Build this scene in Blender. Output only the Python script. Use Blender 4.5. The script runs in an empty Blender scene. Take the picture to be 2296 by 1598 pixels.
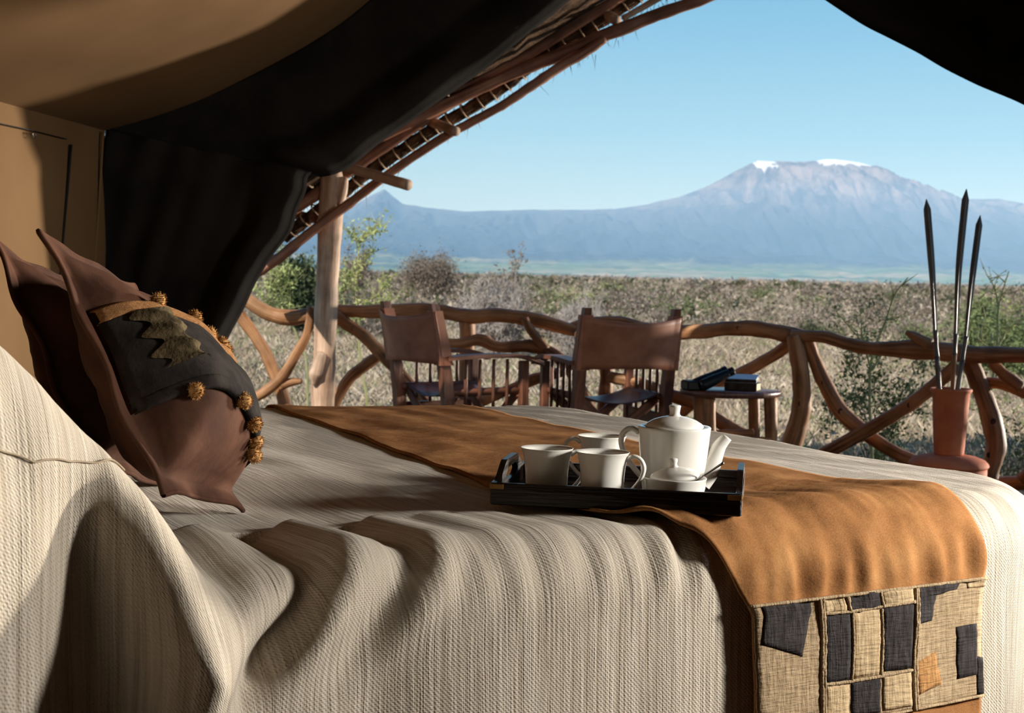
import bpy, math, random
import numpy as np
from mathutils import Vector, Matrix, noise as mnoise

random.seed(7); rng = np.random.default_rng(11)
SC = bpy.context.scene; COL = SC.collection
def srgb(r, g, b):
    return tuple(((c/255)/12.92 if c/255 <= .04045 else ((c/255+.055)/1.055)**2.4) for c in (r, g, b)) + (1.0,)

# ------------------------------------------------------------------ camera
EYE = 1.05; FPX = 3300.0; W0, H0 = 2296, 1598
PITCH = math.radians(3.09); ROLL = math.radians(1.3)
cam_d = bpy.data.cameras.new('camera'); cam = bpy.data.objects.new('camera', cam_d); COL.objects.link(cam)
RM = Matrix.Rotation(math.pi/2-PITCH, 4, 'X') @ Matrix.Rotation(ROLL, 4, 'Z')
cam.matrix_world = Matrix.Translation((0, 0, EYE)) @ RM
cam_d.sensor_width = 36; cam_d.lens = FPX/W0*36; cam_d.clip_start = .05; cam_d.clip_end = 40000
cam_d.dof.use_dof = True; cam_d.dof.focus_distance = 2.45; cam_d.dof.aperture_fstop = 13
SC.camera = cam
R3 = np.array(RM.to_3x3())
def P(px, py, Y):                       # the point seen at a pixel of the photo, at distance Y into the scene
    d = R3 @ np.array([(px-W0/2)/FPX, -(py-H0/2)/FPX, -1.0])
    return np.array([0, 0, EYE]) + d*(Y/d[1])

# ------------------------------------------------------------------ world, sun, lights, exposure
w = bpy.data.worlds.new('sky'); SC.world = w; w.use_nodes = True
nt = w.node_tree; nt.nodes.clear()
o_ = nt.nodes.new('ShaderNodeOutputWorld'); bg = nt.nodes.new('ShaderNodeBackground')
tc = nt.nodes.new('ShaderNodeTexCoord'); sp = nt.nodes.new('ShaderNodeSeparateXYZ'); rp = nt.nodes.new('ShaderNodeValToRGB')
nt.links.new(tc.outputs['Generated'], sp.inputs[0]); nt.links.new(sp.outputs['Z'], rp.inputs[0])
nt.links.new(rp.outputs[0], bg.inputs[0]); nt.links.new(bg.outputs[0], o_.inputs[0])
e = rp.color_ramp.elements
e[0].position = 0.0; e[0].color = srgb(200, 230, 242)
e[1].position = 1.0; e[1].color = srgb(62, 120, 185)
for pos, c in ((.045, (190, 226, 241)), (.10, (158, 210, 236)), (.185, (122, 186, 224)), (.45, (84, 150, 206))):
    x = e.new(pos); x.color = srgb(*c)
bg.inputs[1].default_value = 1.0
def lamp(name, kind, loc, target, energy, color, **kw):
    d = bpy.data.lights.new(name, kind); d.energy = energy; d.color = color
    for k, v in kw.items(): setattr(d, k, v)
    o = bpy.data.objects.new(name, d); COL.objects.link(o); o.location = loc
    o.rotation_euler = (Vector(target)-Vector(loc)).to_track_quat('-Z', 'Y').to_euler()
    return o
lamp('sun', 'SUN', (-6, -9, 8.1), (0, 0, 0), 5.0, (1, .94, .84), angle=math.radians(.6))
lamp('key_light', 'AREA', (2.45, 2.1, 1.36), (.6, 2.8, .6), 61, (1, .955, .885), shape='DISK', size=.42, spread=math.radians(135))
lamp('outside_lamp', 'AREA', (26.7, 20.2, 2.4), (-1.0, 4.6, 1.2), 900, (1, .91, .78), shape='DISK', size=2.0, spread=math.radians(40))  # unseen area lamp set far out on the plain to light tent wall and ceiling
SC.view_settings.view_transform = 'Standard'; SC.view_settings.look = 'None'
SC.view_settings.exposure = 0.0; SC.view_settings.gamma = 1.0; SC.view_settings.use_curve_mapping = False
SC.cycles.max_bounces = 6; SC.cycles.diffuse_bounces = 4; SC.cycles.glossy_bounces = 3; SC.cycles.volume_bounces = 2
SC.cycles.caustics_reflective = False; SC.cycles.caustics_refractive = False

# ------------------------------------------------------------------ materials
class NT:
    def __init__(s, name):
        s.m = bpy.data.materials.new(name); s.m.use_nodes = True; s.t = s.m.node_tree
        s.b = s.t.nodes['Principled BSDF']
    def n(s, typ, **kw):
        x = s.t.nodes.new(typ)
        for k, v in kw.items():
            if k.startswith('i_'): x.inputs[k[2:].replace('_', ' ')].default_value = v
            else: setattr(x, k, v)
        return x
    def l(s, a, b): s.t.links.new(a, b)
    def coord(s, kind, scale):
        t = s.n('ShaderNodeTexCoord'); mp = s.n('ShaderNodeMapping'); s.l(t.outputs[kind], mp.inputs[0])
        mp.inputs['Scale'].default_value = scale; return mp.outputs[0]
    def noise(s, vec, scale, detail=4, rough=.55):
        x = s.n('ShaderNodeTexNoise'); x.inputs['Scale'].default_value = scale
        x.inputs['Detail'].default_value = detail; x.inputs['Roughness'].default_value = rough
        s.l(vec, x.inputs['Vector']); return x.outputs['Fac']
    def ramp(s, fac, stops):
        r = s.n('ShaderNodeValToRGB'); el = r.color_ramp.elements
        el[0].position, el[0].color = stops[0]; el[1].position, el[1].color = stops[-1]
        for p_, c in stops[1:-1]:
            q = el.new(p_); q.color = c
        s.l(fac, r.inputs[0]); return r.outputs[0]
    def mix(s, fac, a, b, mode='MIX'):
        x = s.n('ShaderNodeMix', data_type='RGBA', blend_type=mode)
        if isinstance(fac, (int, float)): x.inputs[0].default_value = fac
        else: s.l(fac, x.inputs[0])
        for v, i in ((a, 6), (b, 7)):
            if isinstance(v, tuple): x.inputs[i].default_value = v
            else: s.l(v, x.inputs[i])
        return x.outputs[2]
    def bump(s, h, strength, dist=.01, prev=None):
        x = s.n('ShaderNodeBump'); x.inputs['Strength'].default_value = strength; x.inputs['Distance'].default_value = dist
        s.l(h, x.inputs['Height'])
        if prev is not None: s.l(prev, x.inputs['Normal'])
        return x.outputs[0]
    def done(s, col=None, rough=.6, nrm=None, spec=.4, **kw):
        if col is not None:
            if isinstance(col, tuple): s.b.inputs['Base Color'].default_value = col
            else: s.l(col, s.b.inputs['Base Color'])
        s.b.inputs['Roughness'].default_value = rough; s.b.inputs['Specular IOR Level'].default_value = spec
        if nrm is not None: s.l(nrm, s.b.inputs['Normal'])
        for k, v in kw.items(): s.b.inputs[k.replace('_', ' ')].default_value = v
        return s.m
def mk(name, c1, c2, scale=6, stretch=(1, 1, 1), coord='Object', rough=.6, bump=.2, bscale=None, dist=.004, spec=.3, lo=.35, hi=.65, **kw):
    q = NT(name); v = q.coord(coord, stretch); f = q.noise(v, scale, 6)
    col = q.ramp(f, [(lo, srgb(*c1)), (hi, srgb(*c2))])
    nb = q.bump(q.noise(v, bscale or scale*4, 4), bump, dist) if bump else None
    return q.done(col, rough, nb, spec, **kw)

def wood(name, c1, c2, c3, rough=.45, spec=.4, knots=True):
    q = NT(name); v = q.coord('UV', (1, 1, 1)); g = q.coord('UV', (26, 2.2, 1)); g2 = q.coord('UV', (90, 4, 1))
    f = q.noise(g, 1.0, 6, .6); f2 = q.noise(v, 5, 4)
    col = q.ramp(f, [(.3, srgb(*c1)), (.5, srgb(*c2)), (.72, srgb(*c3))])
    col = q.mix(q.ramp(f2, [(.35, (.45, .4, .38, 1)), (.6, (1, 1, 1, 1))]), q.mix(.62, col, (0, 0, 0, 1)), col)
    nb = q.bump(q.noise(g2, 1.0, 4), .5, .004, q.bump(f, .4, .01))
    return q.done(col, rough, nb, spec)
LOG = wood('log_wood', (90, 58, 38), (166, 118, 80), (208, 160, 116), .5, .22)
LOGPALE = wood('pale_log_wood', (150, 116, 92), (204, 168, 140), (232, 206, 182), .6, .25)
LOGRED = wood('red_log_wood', (92, 58, 44), (158, 108, 84), (196, 148, 122), .6, .25)
CHAIRWOOD = wood('chair_wood', (72, 44, 32), (124, 80, 60), (150, 100, 78), .42, .35)
TABLEWOOD = wood('table_wood', (84, 54, 46), (112, 76, 66), (132, 92, 80), .3, .5)
TRAYWOOD = wood('tray_wood', (18, 10, 8), (26, 15, 11), (36, 21, 15), .32, .4)
LEATHER = mk('leather', (142, 92, 70), (168, 114, 88), 9, rough=.5, bump=.25, bscale=120, dist=.001)
LEATHER_DARK = mk('dark_leather', (72, 44, 38), (92, 58, 50), 9, rough=.38, bump=.2, bscale=120, dist=.001, spec=.5)
TENT = mk('tan_canvas', (102, 77, 51), (114, 88, 60), 1.6, rough=.9, bump=.2, bscale=14, dist=.004, spec=.1)
DARKCANVAS = mk('charcoal_canvas', (26, 24, 23), (38, 35, 33), 3, rough=.95, bump=.3, bscale=7, dist=.02, spec=.05)
BLACKFAB = mk('black_mesh_fabric', (20, 18, 18), (30, 28, 27), 3, rough=1.0, bump=.2, bscale=9, dist=.02, spec=.02)
THATCH = mk('thatch', (40, 28, 20), (108, 82, 60), 14, (1, 1, 1), rough=.9, bump=.8, bscale=60, dist=.02, spec=.1)
STRAW = mk('tie_cord', (170, 140, 110), (205, 178, 148), 20, rough=.8, bump=0)
TERRA = mk('terracotta', (190, 102, 66), (214, 130, 90), 7, rough=.75, bump=.35, bscale=60, dist=.003, spec=.25)
PORCELAIN = mk('porcelain', (226, 222, 213), (232, 229, 221), 3, rough=.16, bump=0, spec=.5)
STEEL = mk('steel', (150, 150, 150), (175, 175, 172), 8, rough=.22, bump=0, Metallic=1.0)
IRON = mk('dark_iron', (74, 70, 70), (112, 106, 102), 30, (1, 1, .1), rough=.45, bump=.2, spec=.5, Metallic=.15)
BRASS = mk('brass', (140, 104, 56), (170, 130, 74), 20, rough=.4, bump=0, Metallic=.8)
BLACKRUB = mk('black_rubber', (10, 10, 11), (20, 20, 21), 30, rough=.45, bump=.3, bscale=200, dist=.0006)
LENS = mk('lens_glass', (12, 14, 22), (20, 24, 36), 5, rough=.05, bump=0, spec=.8)
PAPER = mk('paper', (214, 196, 160), (228, 212, 180), 40, (1, 1, 20), rough=.85, bump=.3, bscale=90, dist=.001)
COVERW = mk('white_book_cover', (196, 208, 222), (222, 228, 236), 6, rough=.4, bump=0)
COVERK = mk('black_book_cover', (16, 16, 20), (60, 54, 52), 30, rough=.35, bump=0)
POM = mk('pompom_wool', (160, 118, 70), (190, 148, 96), 60, rough=1, bump=0, spec=.05)
TRIMTAN = mk('tan_braid', (150, 104, 66), (180, 134, 90), 50, (1, 1, 1), 'UV', rough=1, bump=.8, bscale=160, dist=.004, spec=.05)
SUEDEDARK = mk('brown_suede', (60, 38, 28), (94, 62, 46), 7, rough=.85, bump=.35, bscale=16, dist=.012, spec=.12)
BANDCLOTH = mk('charcoal_cloth', (34, 30, 28), (54, 49, 45), 26, rough=.95, bump=.5, bscale=170, dist=.002, spec=.1)
RUFFLE = mk('tan_ruffle', (62, 52, 38), (104, 90, 66), 60, rough=1, bump=.8, bscale=160, dist=.004, spec=.05)
BLACK = mk('black_tape', (8, 8, 8), (14, 14, 14), 20, rough=.7, bump=0)
FLOORW = mk('deck_boards', (66, 48, 38), (92, 70, 56), 4, (1, 8, 1), rough=.7, bump=.4, bscale=20)

def bedspread_mat():
    q = NT('woven_bedspread'); s1 = q.coord('UV', (150, 3.0, 1)); s2 = q.coord('UV', (420, 8, 1)); v = q.coord('UV', (1, 1, 1))
    f = q.noise(s1, 1, 4, .6); f2 = q.noise(s2, 1, 3, .6)
    col = q.ramp(f, [(.28, srgb(164, 150, 130)), (.5, srgb(198, 186, 168)), (.74, srgb(220, 210, 194))])
    col = q.mix(q.ramp(f2, [(.36, (.62, .57, .5, 1)), (.52, (1, 1, 1, 1))]), q.mix(.42, col, (0.03, .02, .012, 1)), col)
    wv = q.n('ShaderNodeTexWave'); wv.bands_direction = 'DIAGONAL'; wv.inputs['Scale'].default_value = 95; wv.inputs['Distortion'].default_value = .6
    q.l(v, wv.inputs['Vector'])
    wy = q.n('ShaderNodeTexWave'); wy.bands_direction = 'Y'; wy.inputs['Scale'].default_value = 105; wy.inputs['Distortion'].default_value = .8
    q.l(v, wy.inputs['Vector'])
    nb = q.bump(f2, .55, .004, q.bump(f, .45, .008, q.bump(wv.outputs['Fac'], .35, .002, q.bump(wy.outputs['Fac'], .35, .002))))
    return q.done(col, .92, nb, .12, Sheen_Weight=.15)
SPREAD = bedspread_mat()
def suede_mat():
    q = NT('tan_suede'); v = q.coord('UV', (1, 1, 1)); a = q.coord('UV', (3.2, 4.2, 1))
    f = q.noise(a, 2.2, 5, .6); g = q.noise(v, 420, 2)
    col = q.ramp(f, [(.3, srgb(108, 69, 40)), (.5, srgb(148, 101, 60)), (.7, srgb(174, 127, 80))])
    col = q.mix(.25, col, q.ramp(g, [(.3, srgb(104, 68, 42)), (.7, srgb(190, 146, 104))]))
    nb = q.bump(g, .3, .001, q.bump(f, .35, .02))
    return q.done(col, 1.0, nb, .02)
SUEDE = suede_mat()
def weave_mat(name, c1, c2, sx=1.0, sy=1.0, strength=.8):
    q = NT(name); v = q.coord('UV', (1, 1, 1)); a = q.coord('UV', (140*sx, 30*sy, 1)); b = q.coord('UV', (30*sx, 240*sy, 1))
    f = q.noise(a, 1, 4); g = q.noise(b, 1, 3); h = q.noise(v, 12, 4)
    col = q.ramp(f, [(.3, srgb(*c1)), (.7, srgb(*c2))]); col = q.mix(q.ramp(g, [(.38, (1, 1, 1, 1)), (.5, (0, 0, 0, 1))]), col, q.mix(.2, col, (.02, .015, .01, 1)))
    col = q.mix(q.ramp(h, [(.4, (0, 0, 0, 1)), (.7, (.35, .35, .35, 1))]), col, srgb(*c1))
    nb = q.bump(g, strength, .004, q.bump(f, strength, .004))
    return q.done(col, .95, nb, .1)
LINEN = weave_mat('linen_patch', (146, 124, 96), (178, 156, 124))
LINEN2 = weave_mat('coarse_linen_patch', (168, 144, 110), (198, 174, 138), .8, .7)
INDIGO = weave_mat('dark_woven_patch', (40, 37, 38), (72, 67, 66))
RUST = weave_mat('rust_woven_patch', (150, 106, 64), (180, 138, 90))

# ------------------------------------------------------------------ mesh helpers
INV = {}
def tag(o, label=None, cat=None, group=None, kind=None):
    if label: o['label'] = label
    if cat: o['category'] = cat
    if group: o['group'] = group
    if kind: o['kind'] = kind
    return o
def thing(name, label, cat, loc=(0, 0, 0), rotz=0, group=None):
    o = bpy.data.objects.new(name, None); COL.objects.link(o); o.empty_display_size = .1
    o.location = [float(x) for x in loc]; o.rotation_euler = (0, 0, rotz)
    INV[o.name] = (Matrix.Translation(Vector(o.location)) @ Matrix.Rotation(rotz, 4, 'Z')).inverted()
    return tag(o, label, cat, group)
def mesh(name, V, F, m, parent=None, uv=None, smooth=True, local=False, kind=None):
    V = np.asarray(V, float).reshape(-1, 3)
    if parent is not None:
        M = INV[parent.name]
        if not local:
            A = np.array(M); V = V @ A[:3, :3].T + A[:3, 3]
    me = bpy.data.meshes.new(name); me.from_pydata(V.tolist(), [], [tuple(int(i) for i in f) for f in F]); me.update()
    if uv is not None:
        uv = np.asarray(uv, float); L = me.uv_layers.new(name='UVMap'); idx = np.empty(len(me.loops), np.int32)
        me.loops.foreach_get('vertex_index', idx); L.data.foreach_set('uv', uv[idx].astype(np.float32).ravel())
    if smooth: me.polygons.foreach_set('use_smooth', np.ones(len(me.polygons), bool))
    me.materials.append(m)
    o = bpy.data.objects.new(name, me); COL.objects.link(o)
    if parent is not None:
        o.parent = parent; INV[o.name] = INV[parent.name]
    if kind: o['kind'] = kind
    return o
def fast_mesh(name, V, T, m, cols=None):             # triangles from numpy arrays
    me = bpy.data.meshes.new(name); nv, nf = len(V), len(T)
    me.vertices.add(nv); me.vertices.foreach_set('co', np.asarray(V, np.float32).ravel())
    me.loops.add(nf*3); me.loops.foreach_set('vertex_index', np.asarray(T, np.int32).ravel())
    me.polygons.add(nf); me.polygons.foreach_set('loop_start', np.arange(0, nf*3, 3, dtype=np.int32))
    me.update(calc_edges=True)
    if cols is not None:
        a = me.color_attributes.new('Col', 'FLOAT_COLOR', 'POINT'); a.data.foreach_set('color', np.asarray(cols, np.float32).ravel())
    me.materials.append(m); o = bpy.data.objects.new(name, me); COL.objects.link(o); return o
def grid_faces(n, k, wrap=False):                    # n rows of k
    F = []
    for i in range(n-1):
        for j in range(k if wrap else k-1):
            a = i*k+j; b = i*k+(j+1) % k; F.append((a, b, b+k, a+k))
    return F
def catmull(pts, n):
    pts = np.asarray(pts, float)
    if len(pts) == 2: return np.array([pts[0]+(pts[1]-pts[0])*t for t in np.linspace(0, 1, n)])
    q = np.vstack([2*pts[0]-pts[1], pts, 2*pts[-1]-pts[-2]]); out = []
    for t in np.linspace(0, len(pts)-1-1e-9, n):
        i = int(t); f = t-i; a, b, c, d = q[i:i+4]
        out.append(.5*((2*b)+(c-a)*f+(2*a-5*b+4*c-d)*f*f+(3*b-a-3*c+d)*f**3))
    return np.array(out)
def tube_geo(pts, rad, sides=12, n=None, rough=0., caps=True, seed=0, flat=None):
    n = n or max(4, len(pts)*5); c = catmull(pts, n)
    rad = np.interp(np.linspace(0, 1, n), np.linspace(0, 1, len(np.atleast_1d(rad))), np.atleast_1d(rad)) if np.ndim(rad) else np.full(n, rad)
    T = np.gradient(c, axis=0); T /= np.linalg.norm(T, axis=1)[:, None]+1e-12
    up = np.array([0, 0, 1.]) if abs(T[0][2]) < .8 else np.array([0, 1., 0])
    nrm = np.cross(T[0], up); nrm /= np.linalg.norm(nrm); V = []; UV = []; L = 0
    for i in range(n):
        nrm = nrm-T[i]*np.dot(nrm, T[i]); nrm /= np.linalg.norm(nrm); bi = np.cross(T[i], nrm)
        if i: L += np.linalg.norm(c[i]-c[i-1])
        for j in range(sides):
            a = 2*math.pi*j/sides; dv = math.cos(a)*nrm+math.sin(a)*bi; r = rad[i]
            if rough:
                qv = Vector(c[i]+dv*r*.8)*(1/(rad.max()*2.2))+Vector((seed*3.1, seed, 0)); r *= 1+rough*mnoise.noise(qv)+rough*.5*mnoise.noise(qv*2.7)
            if flat: dv = math.cos(a)*nrm*flat[0]+math.sin(a)*bi*flat[1]
            V.append(c[i]+dv*r); UV.append((abs(2*j/sides-1)*math.pi*rad.max()*1.0, L+seed*1.7))
    F = grid_faces(n, sides, True)
    if caps:
        for i, t in ((0, -1), (n-1, 1)):
            base = len(V); V.append(c[i]+T[i]*t*rad[i]*.25*(min(flat) if flat else 1)); UV.append((0, L))
            for j in range(sides):
                a, b = i*sides+j, i*sides+(j+1) % sides
                F.append((base, b, a) if t < 0 else (base, a, b))
    return np.array(V), F, np.array(UV)
def tube(name, pts, rad, m, parent=None, local=False, **kw):
    V, F, UV = tube_geo(pts, rad, **kw); return mesh(name, V, F, m, parent, UV, local=local)
def join(geos):
    V, F, U = [], [], []; o = 0
    for g in geos:
        V.append(np.asarray(g[0])); F += [tuple(i+o for i in f) for f in g[1]]; o += len(g[0])
        U.append(np.asarray(g[2]) if len(g) > 2 else np.zeros((len(g[0]), 2)))
    return np.vstack(V), F, np.vstack(U)
def box_geo(c, s, bev=.004, taper=None, M=None):      # bevelled box, size s
    hx, hy, hz = s[0]/2, s[1]/2, s[2]/2; b = min(bev, hx*.45, hy*.45, hz*.45)
    V, UV = [], []
    for (dz, ins) in ((-hz, b), (-hz+b, 0), (hz-b, 0), (hz, b)):
        x, y = hx-ins, hy-ins; k = 1.0
        if taper and dz > 0: k = taper
        x *= k; y *= k; bb = b
        for px, py in ((-x+bb, -y), (x-bb, -y), (x, -y+bb), (x, y-bb), (x-bb, y), (-x+bb, y), (-x, y-bb), (-x, -y+bb)):
            V.append((px, py, dz))
    F = grid_faces(4, 8, True); F.append(tuple(range(7, -1, -1))); F.append(tuple(range(24, 32)))
    V = np.array(V); ax = int(np.argmax(s)); o = [i for i in range(3) if i != ax]
    UV = np.stack([V[:, o[0]]+V[:, o[1]], V[:, ax]+c[0]*3.1], 1)
    if M is not None: V = V @ np.array(M).T
    return V+np.array(c), F, UV
def lathe_geo(prof, seg=48, c=(0, 0, 0)):
    V, UV = [], []
    for (r, z) in prof:
        for j in range(seg):
            a = 2*math.pi*j/seg; V.append((c[0]+r*math.cos(a), c[1]+r*math.sin(a), c[2]+z)); UV.append((j/seg, z))
    return np.array(V), grid_faces(len(prof), seg, True), np.array(UV)
def rot(axis, ang): return np.array(Matrix.Rotation(ang, 3, axis))
def sm(x): x = np.clip(x, 0, 1); return x*x*(3-2*x)
def nz(x, y, z=0.): return mnoise.noise(Vector((x, y, z)))

# ================================================================== SETTING
# ------------------------------------------------------------------ ground and mountain
def ground_mat():
    q = NT('savanna_ground'); v = q.coord('Object', (1, 1, 1))
    f = q.noise(v, .12, 8, .65); g = q.noise(v, 1.3, 6, .7); h = q.noise(v, .012, 8, .6)
    col = q.ramp(g, [(.3, srgb(118, 98, 76)), (.55, srgb(172, 150, 120)), (.75, srgb(196, 176, 146))])
    col = q.mix(q.ramp(f, [(.48, (0, 0, 0, 1)), (.66, (.6, .6, .6, 1))]), col, srgb(122, 122, 82))
    col = q.mix(q.ramp(h, [(.42, (0, 0, 0, 1)), (.6, (.8, .8, .8, 1))]), col, srgb(122, 112, 92))
    return q.done(col, .95, q.bump(g, .6, .1), .05)
GZ = -.45
xs = np.concatenate([np.linspace(-9000, -120, 14), np.linspace(-60, 80, 71), np.linspace(160, 9000, 14)])
ys = np.concatenate([np.linspace(-6, 90, 73), np.geomspace(100, 9000, 30)])
V = [(x, y, GZ+(.10*nz(x*.35, y*.35)+.05*nz(x, y) if 9 < y < 100 else 0)) for y in ys for x in xs]
g = mesh('ground', V, grid_faces(len(ys), len(xs)), ground_mat(), kind='structure')

def mountain_mat():
    q = NT('mountain_rock'); v = q.coord('Object', (1, 1, 1))
    tcn = q.n('ShaderNodeTexCoord'); s_ = q.n('ShaderNodeSeparateXYZ'); q.l(tcn.outputs['Object'], s_.inputs[0])
    f = q.noise(v, .004, 8, .65); big = q.noise(v, .0016, 6, .6)
    ad = q.n('ShaderNodeMath', operation='MULTIPLY_ADD'); q.l(f, ad.inputs[0]); ad.inputs[1].default_value = 120; q.l(s_.outputs['Z'], ad.inputs[2])
    dv = q.n('ShaderNodeMath', operation='DIVIDE'); q.l(ad.outputs[0], dv.inputs[0]); dv.inputs[1].default_value = 760
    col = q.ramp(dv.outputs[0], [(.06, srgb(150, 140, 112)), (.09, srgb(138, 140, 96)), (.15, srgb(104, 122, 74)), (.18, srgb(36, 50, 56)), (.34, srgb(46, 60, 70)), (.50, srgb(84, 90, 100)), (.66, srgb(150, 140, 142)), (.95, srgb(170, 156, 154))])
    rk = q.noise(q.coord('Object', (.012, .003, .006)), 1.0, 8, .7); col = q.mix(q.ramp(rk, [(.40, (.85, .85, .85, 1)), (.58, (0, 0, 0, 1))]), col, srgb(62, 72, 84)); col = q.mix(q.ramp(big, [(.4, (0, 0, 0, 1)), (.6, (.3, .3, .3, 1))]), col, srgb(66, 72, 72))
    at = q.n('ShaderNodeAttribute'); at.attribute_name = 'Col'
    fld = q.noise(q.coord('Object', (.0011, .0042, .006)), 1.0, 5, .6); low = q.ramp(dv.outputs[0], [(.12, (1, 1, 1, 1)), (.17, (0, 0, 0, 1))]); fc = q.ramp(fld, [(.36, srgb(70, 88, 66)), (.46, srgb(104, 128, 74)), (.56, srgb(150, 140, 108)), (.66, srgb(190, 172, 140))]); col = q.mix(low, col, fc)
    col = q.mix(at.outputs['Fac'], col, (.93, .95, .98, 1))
    return q.done(col, .95, q.bump(f, .8, 30), .02)
def sky_line(px):
    K = [(-500, 560), (0, 520), (500, 505), (700, 480), (790, 462), (830, 440), (862, 424), (880, 440), (905, 457), (960, 466), (1040, 474), (1200, 470), (1300, 471), (1380, 468), (1450, 458), (1520, 442),
         (1580, 421), (1630, 395), (1668, 374), (1700, 360), (1730, 362), (1765, 361), (1800, 362), (1828, 359), (1870, 357), (1915, 362), (1950, 371), (1985, 386), (2030, 403), (2080, 421), (2120, 436), (2160, 446), (2200, 447), (2235, 445), (2270, 452), (2310, 458), (2500, 480), (2800, 540), (3200, 590)]
    return np.interp(px, [k[0] for k in K], [k[1] for k in K])
YB, YF = 8000.0, 3400.0
pxs = np.concatenate([np.linspace(-400, 700, 50), np.linspace(705, 2400, 430), np.linspace(2420, 3200, 30)])
rows = 110; V = []; C = []
for i in range(rows+26):
    t = i/(rows-1)
    for px in pxs:
        top = P(px, sky_line(px), YB)
        if t <= 1:
            Y = YF+(YB-YF)*t; x = top[0]*(.55+.45*t)*1.0; hz = max(top[2]-GZ, 5)
            x = top[0]/YB*(Y*.35+YB*.65)
            core = hz*(.30*t+.70*t**2.6) if hz > 0 else 0
            base = min(hz, 330)*(.42*t**1.1+.58*t**2.2); peak = max(hz-330, 0)*sm((t-.52)/.48)**.8
            z = base+peak; amp = (6+.19*z)*(1-.96*sm((t-.86)/.12))
            rv = mnoise.noise(Vector((x*.0042, Y*.0011, 3)))+.5*mnoise.noise(Vector((x*.011, Y*.0024, 9)))+.3*mnoise.noise(Vector((x*.025, Y*.006, 5)))
            z += amp*(1-2*abs(rv))*1.0-amp*.45
            z += 0
        else:
            k = (i-rows+1)/26; Y = YB+k*2600; x = top[0]; z = (top[2]-GZ)*(1-k)**1.4
        V.append((x, Y, GZ-6+z+ (6 if t >= .97 and t <= 1 else 0)))
        sn = 0.0
        if .88 < t <= 1.02:
            if 1688 < px < 1735 and t > .90 and mnoise.noise(Vector((px*.05, t*40, 1))) > -.3: sn = .9
            if 1738 < px < 1800 and t > .975 and mnoise.noise(Vector((px*.07, t*60, 4))) > .15: sn = .7
            if 1828 < px < 1950 and t > .945+.02*abs(px-1890)/60: sn = 1.0
        C.append((sn, sn, sn, 1))
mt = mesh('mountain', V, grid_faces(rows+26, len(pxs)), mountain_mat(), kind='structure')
a_ = mt.data.color_attributes.new('Col', 'FLOAT_COLOR', 'POINT'); a_.data.foreach_set('color', np.array(C, np.float32).ravel())
# the haze that stands over the plain
q = NT('haze_volume'); q.t.nodes.remove(q.b); sc_ = q.n('ShaderNodeVolumeScatter'); sc_.inputs['Color'].default_value = (.36, .62, 1.0, 1)
sc_.inputs['Density'].default_value = .00014; sc_.inputs['Anisotropy'].default_value = -.5
q.l(sc_.outputs[0], q.t.nodes['Material Output'].inputs['Volume'])
b_ = box_geo((0, 5600, 224), (15000, 10600, 450), 1.0); hz_ = mesh('haze', b_[0], b_[1], q.m, smooth=False)
tag(hz_, 'blue haze in the air between plain and mountain', 'haze', kind='stuff')

# ------------------------------------------------------------------ tent: walls, ceiling
TY = 6.3
CORNER = P(235, 293, TY); WDIR = np.array([.0915, 1, 0.])
RC = [(235, 293), (330, 268), (450, 225), (560, 172), (640, 130), (700, 96), (770, 50), (832, 0), (900, -55), (1000, -130), (1250, -300), (1560, -480)]
roof = [P(a, b, TY) for a, b in RC]
apx = roof[-1]
roof += [apx+np.array([d, 0, -d*.42]) for d in (.4, .9, 1.5, 2.2, 3.0)]
roofc = catmull(roof, 60)
V = []; UV = []; NB = 40
for i in range(NB):
    back = -.07+8.2*(i/(NB-1))**1.3
    for j, p in enumerate(roofc):
        sag = .02*math.sin(back*1.3+j*.2)*min(1, back)*min(1, j/5)
        V.append(p-WDIR*back+np.array([0, 0, sag])); UV.append((j*.06, back))
mesh('ceiling', V, grid_faces(NB, len(roofc)), TENT, uv=UV, kind='structure')
wl = thing('wall_left', None, None, CORNER-np.array([0, 0, CORNER[2]])); wl['kind'] = 'structure'
V = []; UV = []
for i in range(50):
    back = 8.0*(i/49)**1.5
    for j in range(24):
        t = j/23; z = CORNER[2]*(1-t)
        if j == 0: z += .03
        bx = .012*math.sin(back*6+t*2)*min(1, t*6)+.03*math.sin(t*math.pi)*min(1, back*2)
        V.append(CORNER-WDIR*back+np.array([bx, 0, z-CORNER[2]])); UV.append((back, z))
mesh('canvas', V, grid_faces(50, 24), TENT, wl, UV)
def wallpt(px, py, off=.02):           # a point on the left tent wall
    r = P(px, py, 1.0)-np.array([0, 0, EYE]); k = (CORNER[0]-CORNER[1]*WDIR[0]+off)/(r[0]-WDIR[0]*r[1])
    return np.array([0, 0, EYE])+r*k
tube('zipper', [wallpt(159, 324), wallpt(150, 430), wallpt(140, 540), wallpt(126, 700)], .0065, BLACK, wl, sides=6, n=14, flat=(1, .5))
tube('seam', [wallpt(-60, 262), wallpt(0, 277), wallpt(70, 292), wallpt(150, 312)], .002, BLACK, wl, sides=6)
tube('hem_piping', [wallpt(231, 296), wallpt(222, 450), wallpt(212, 600), wallpt(205, 800)], .006, TENT, wl, sides=8)
c0 = wallpt(77, 300, .03); ring = [c0+np.array([.0, math.cos(a)*.017, -math.sin(a)*.017]) for a in np.linspace(0, math.pi, 12)]
tube('metal_ring', ring+[ring[0]], .0022, STEEL, wl, sides=8, n=40)
V = [(x, -1.6+.02*math.sin(x*5), z) for z in (0, 1.2, 2.4, 4.2) for x in np.linspace(-3, 6, 20)]
mesh('wall_back', V, grid_faces(4, 20), TENT, kind='structure')
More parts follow.
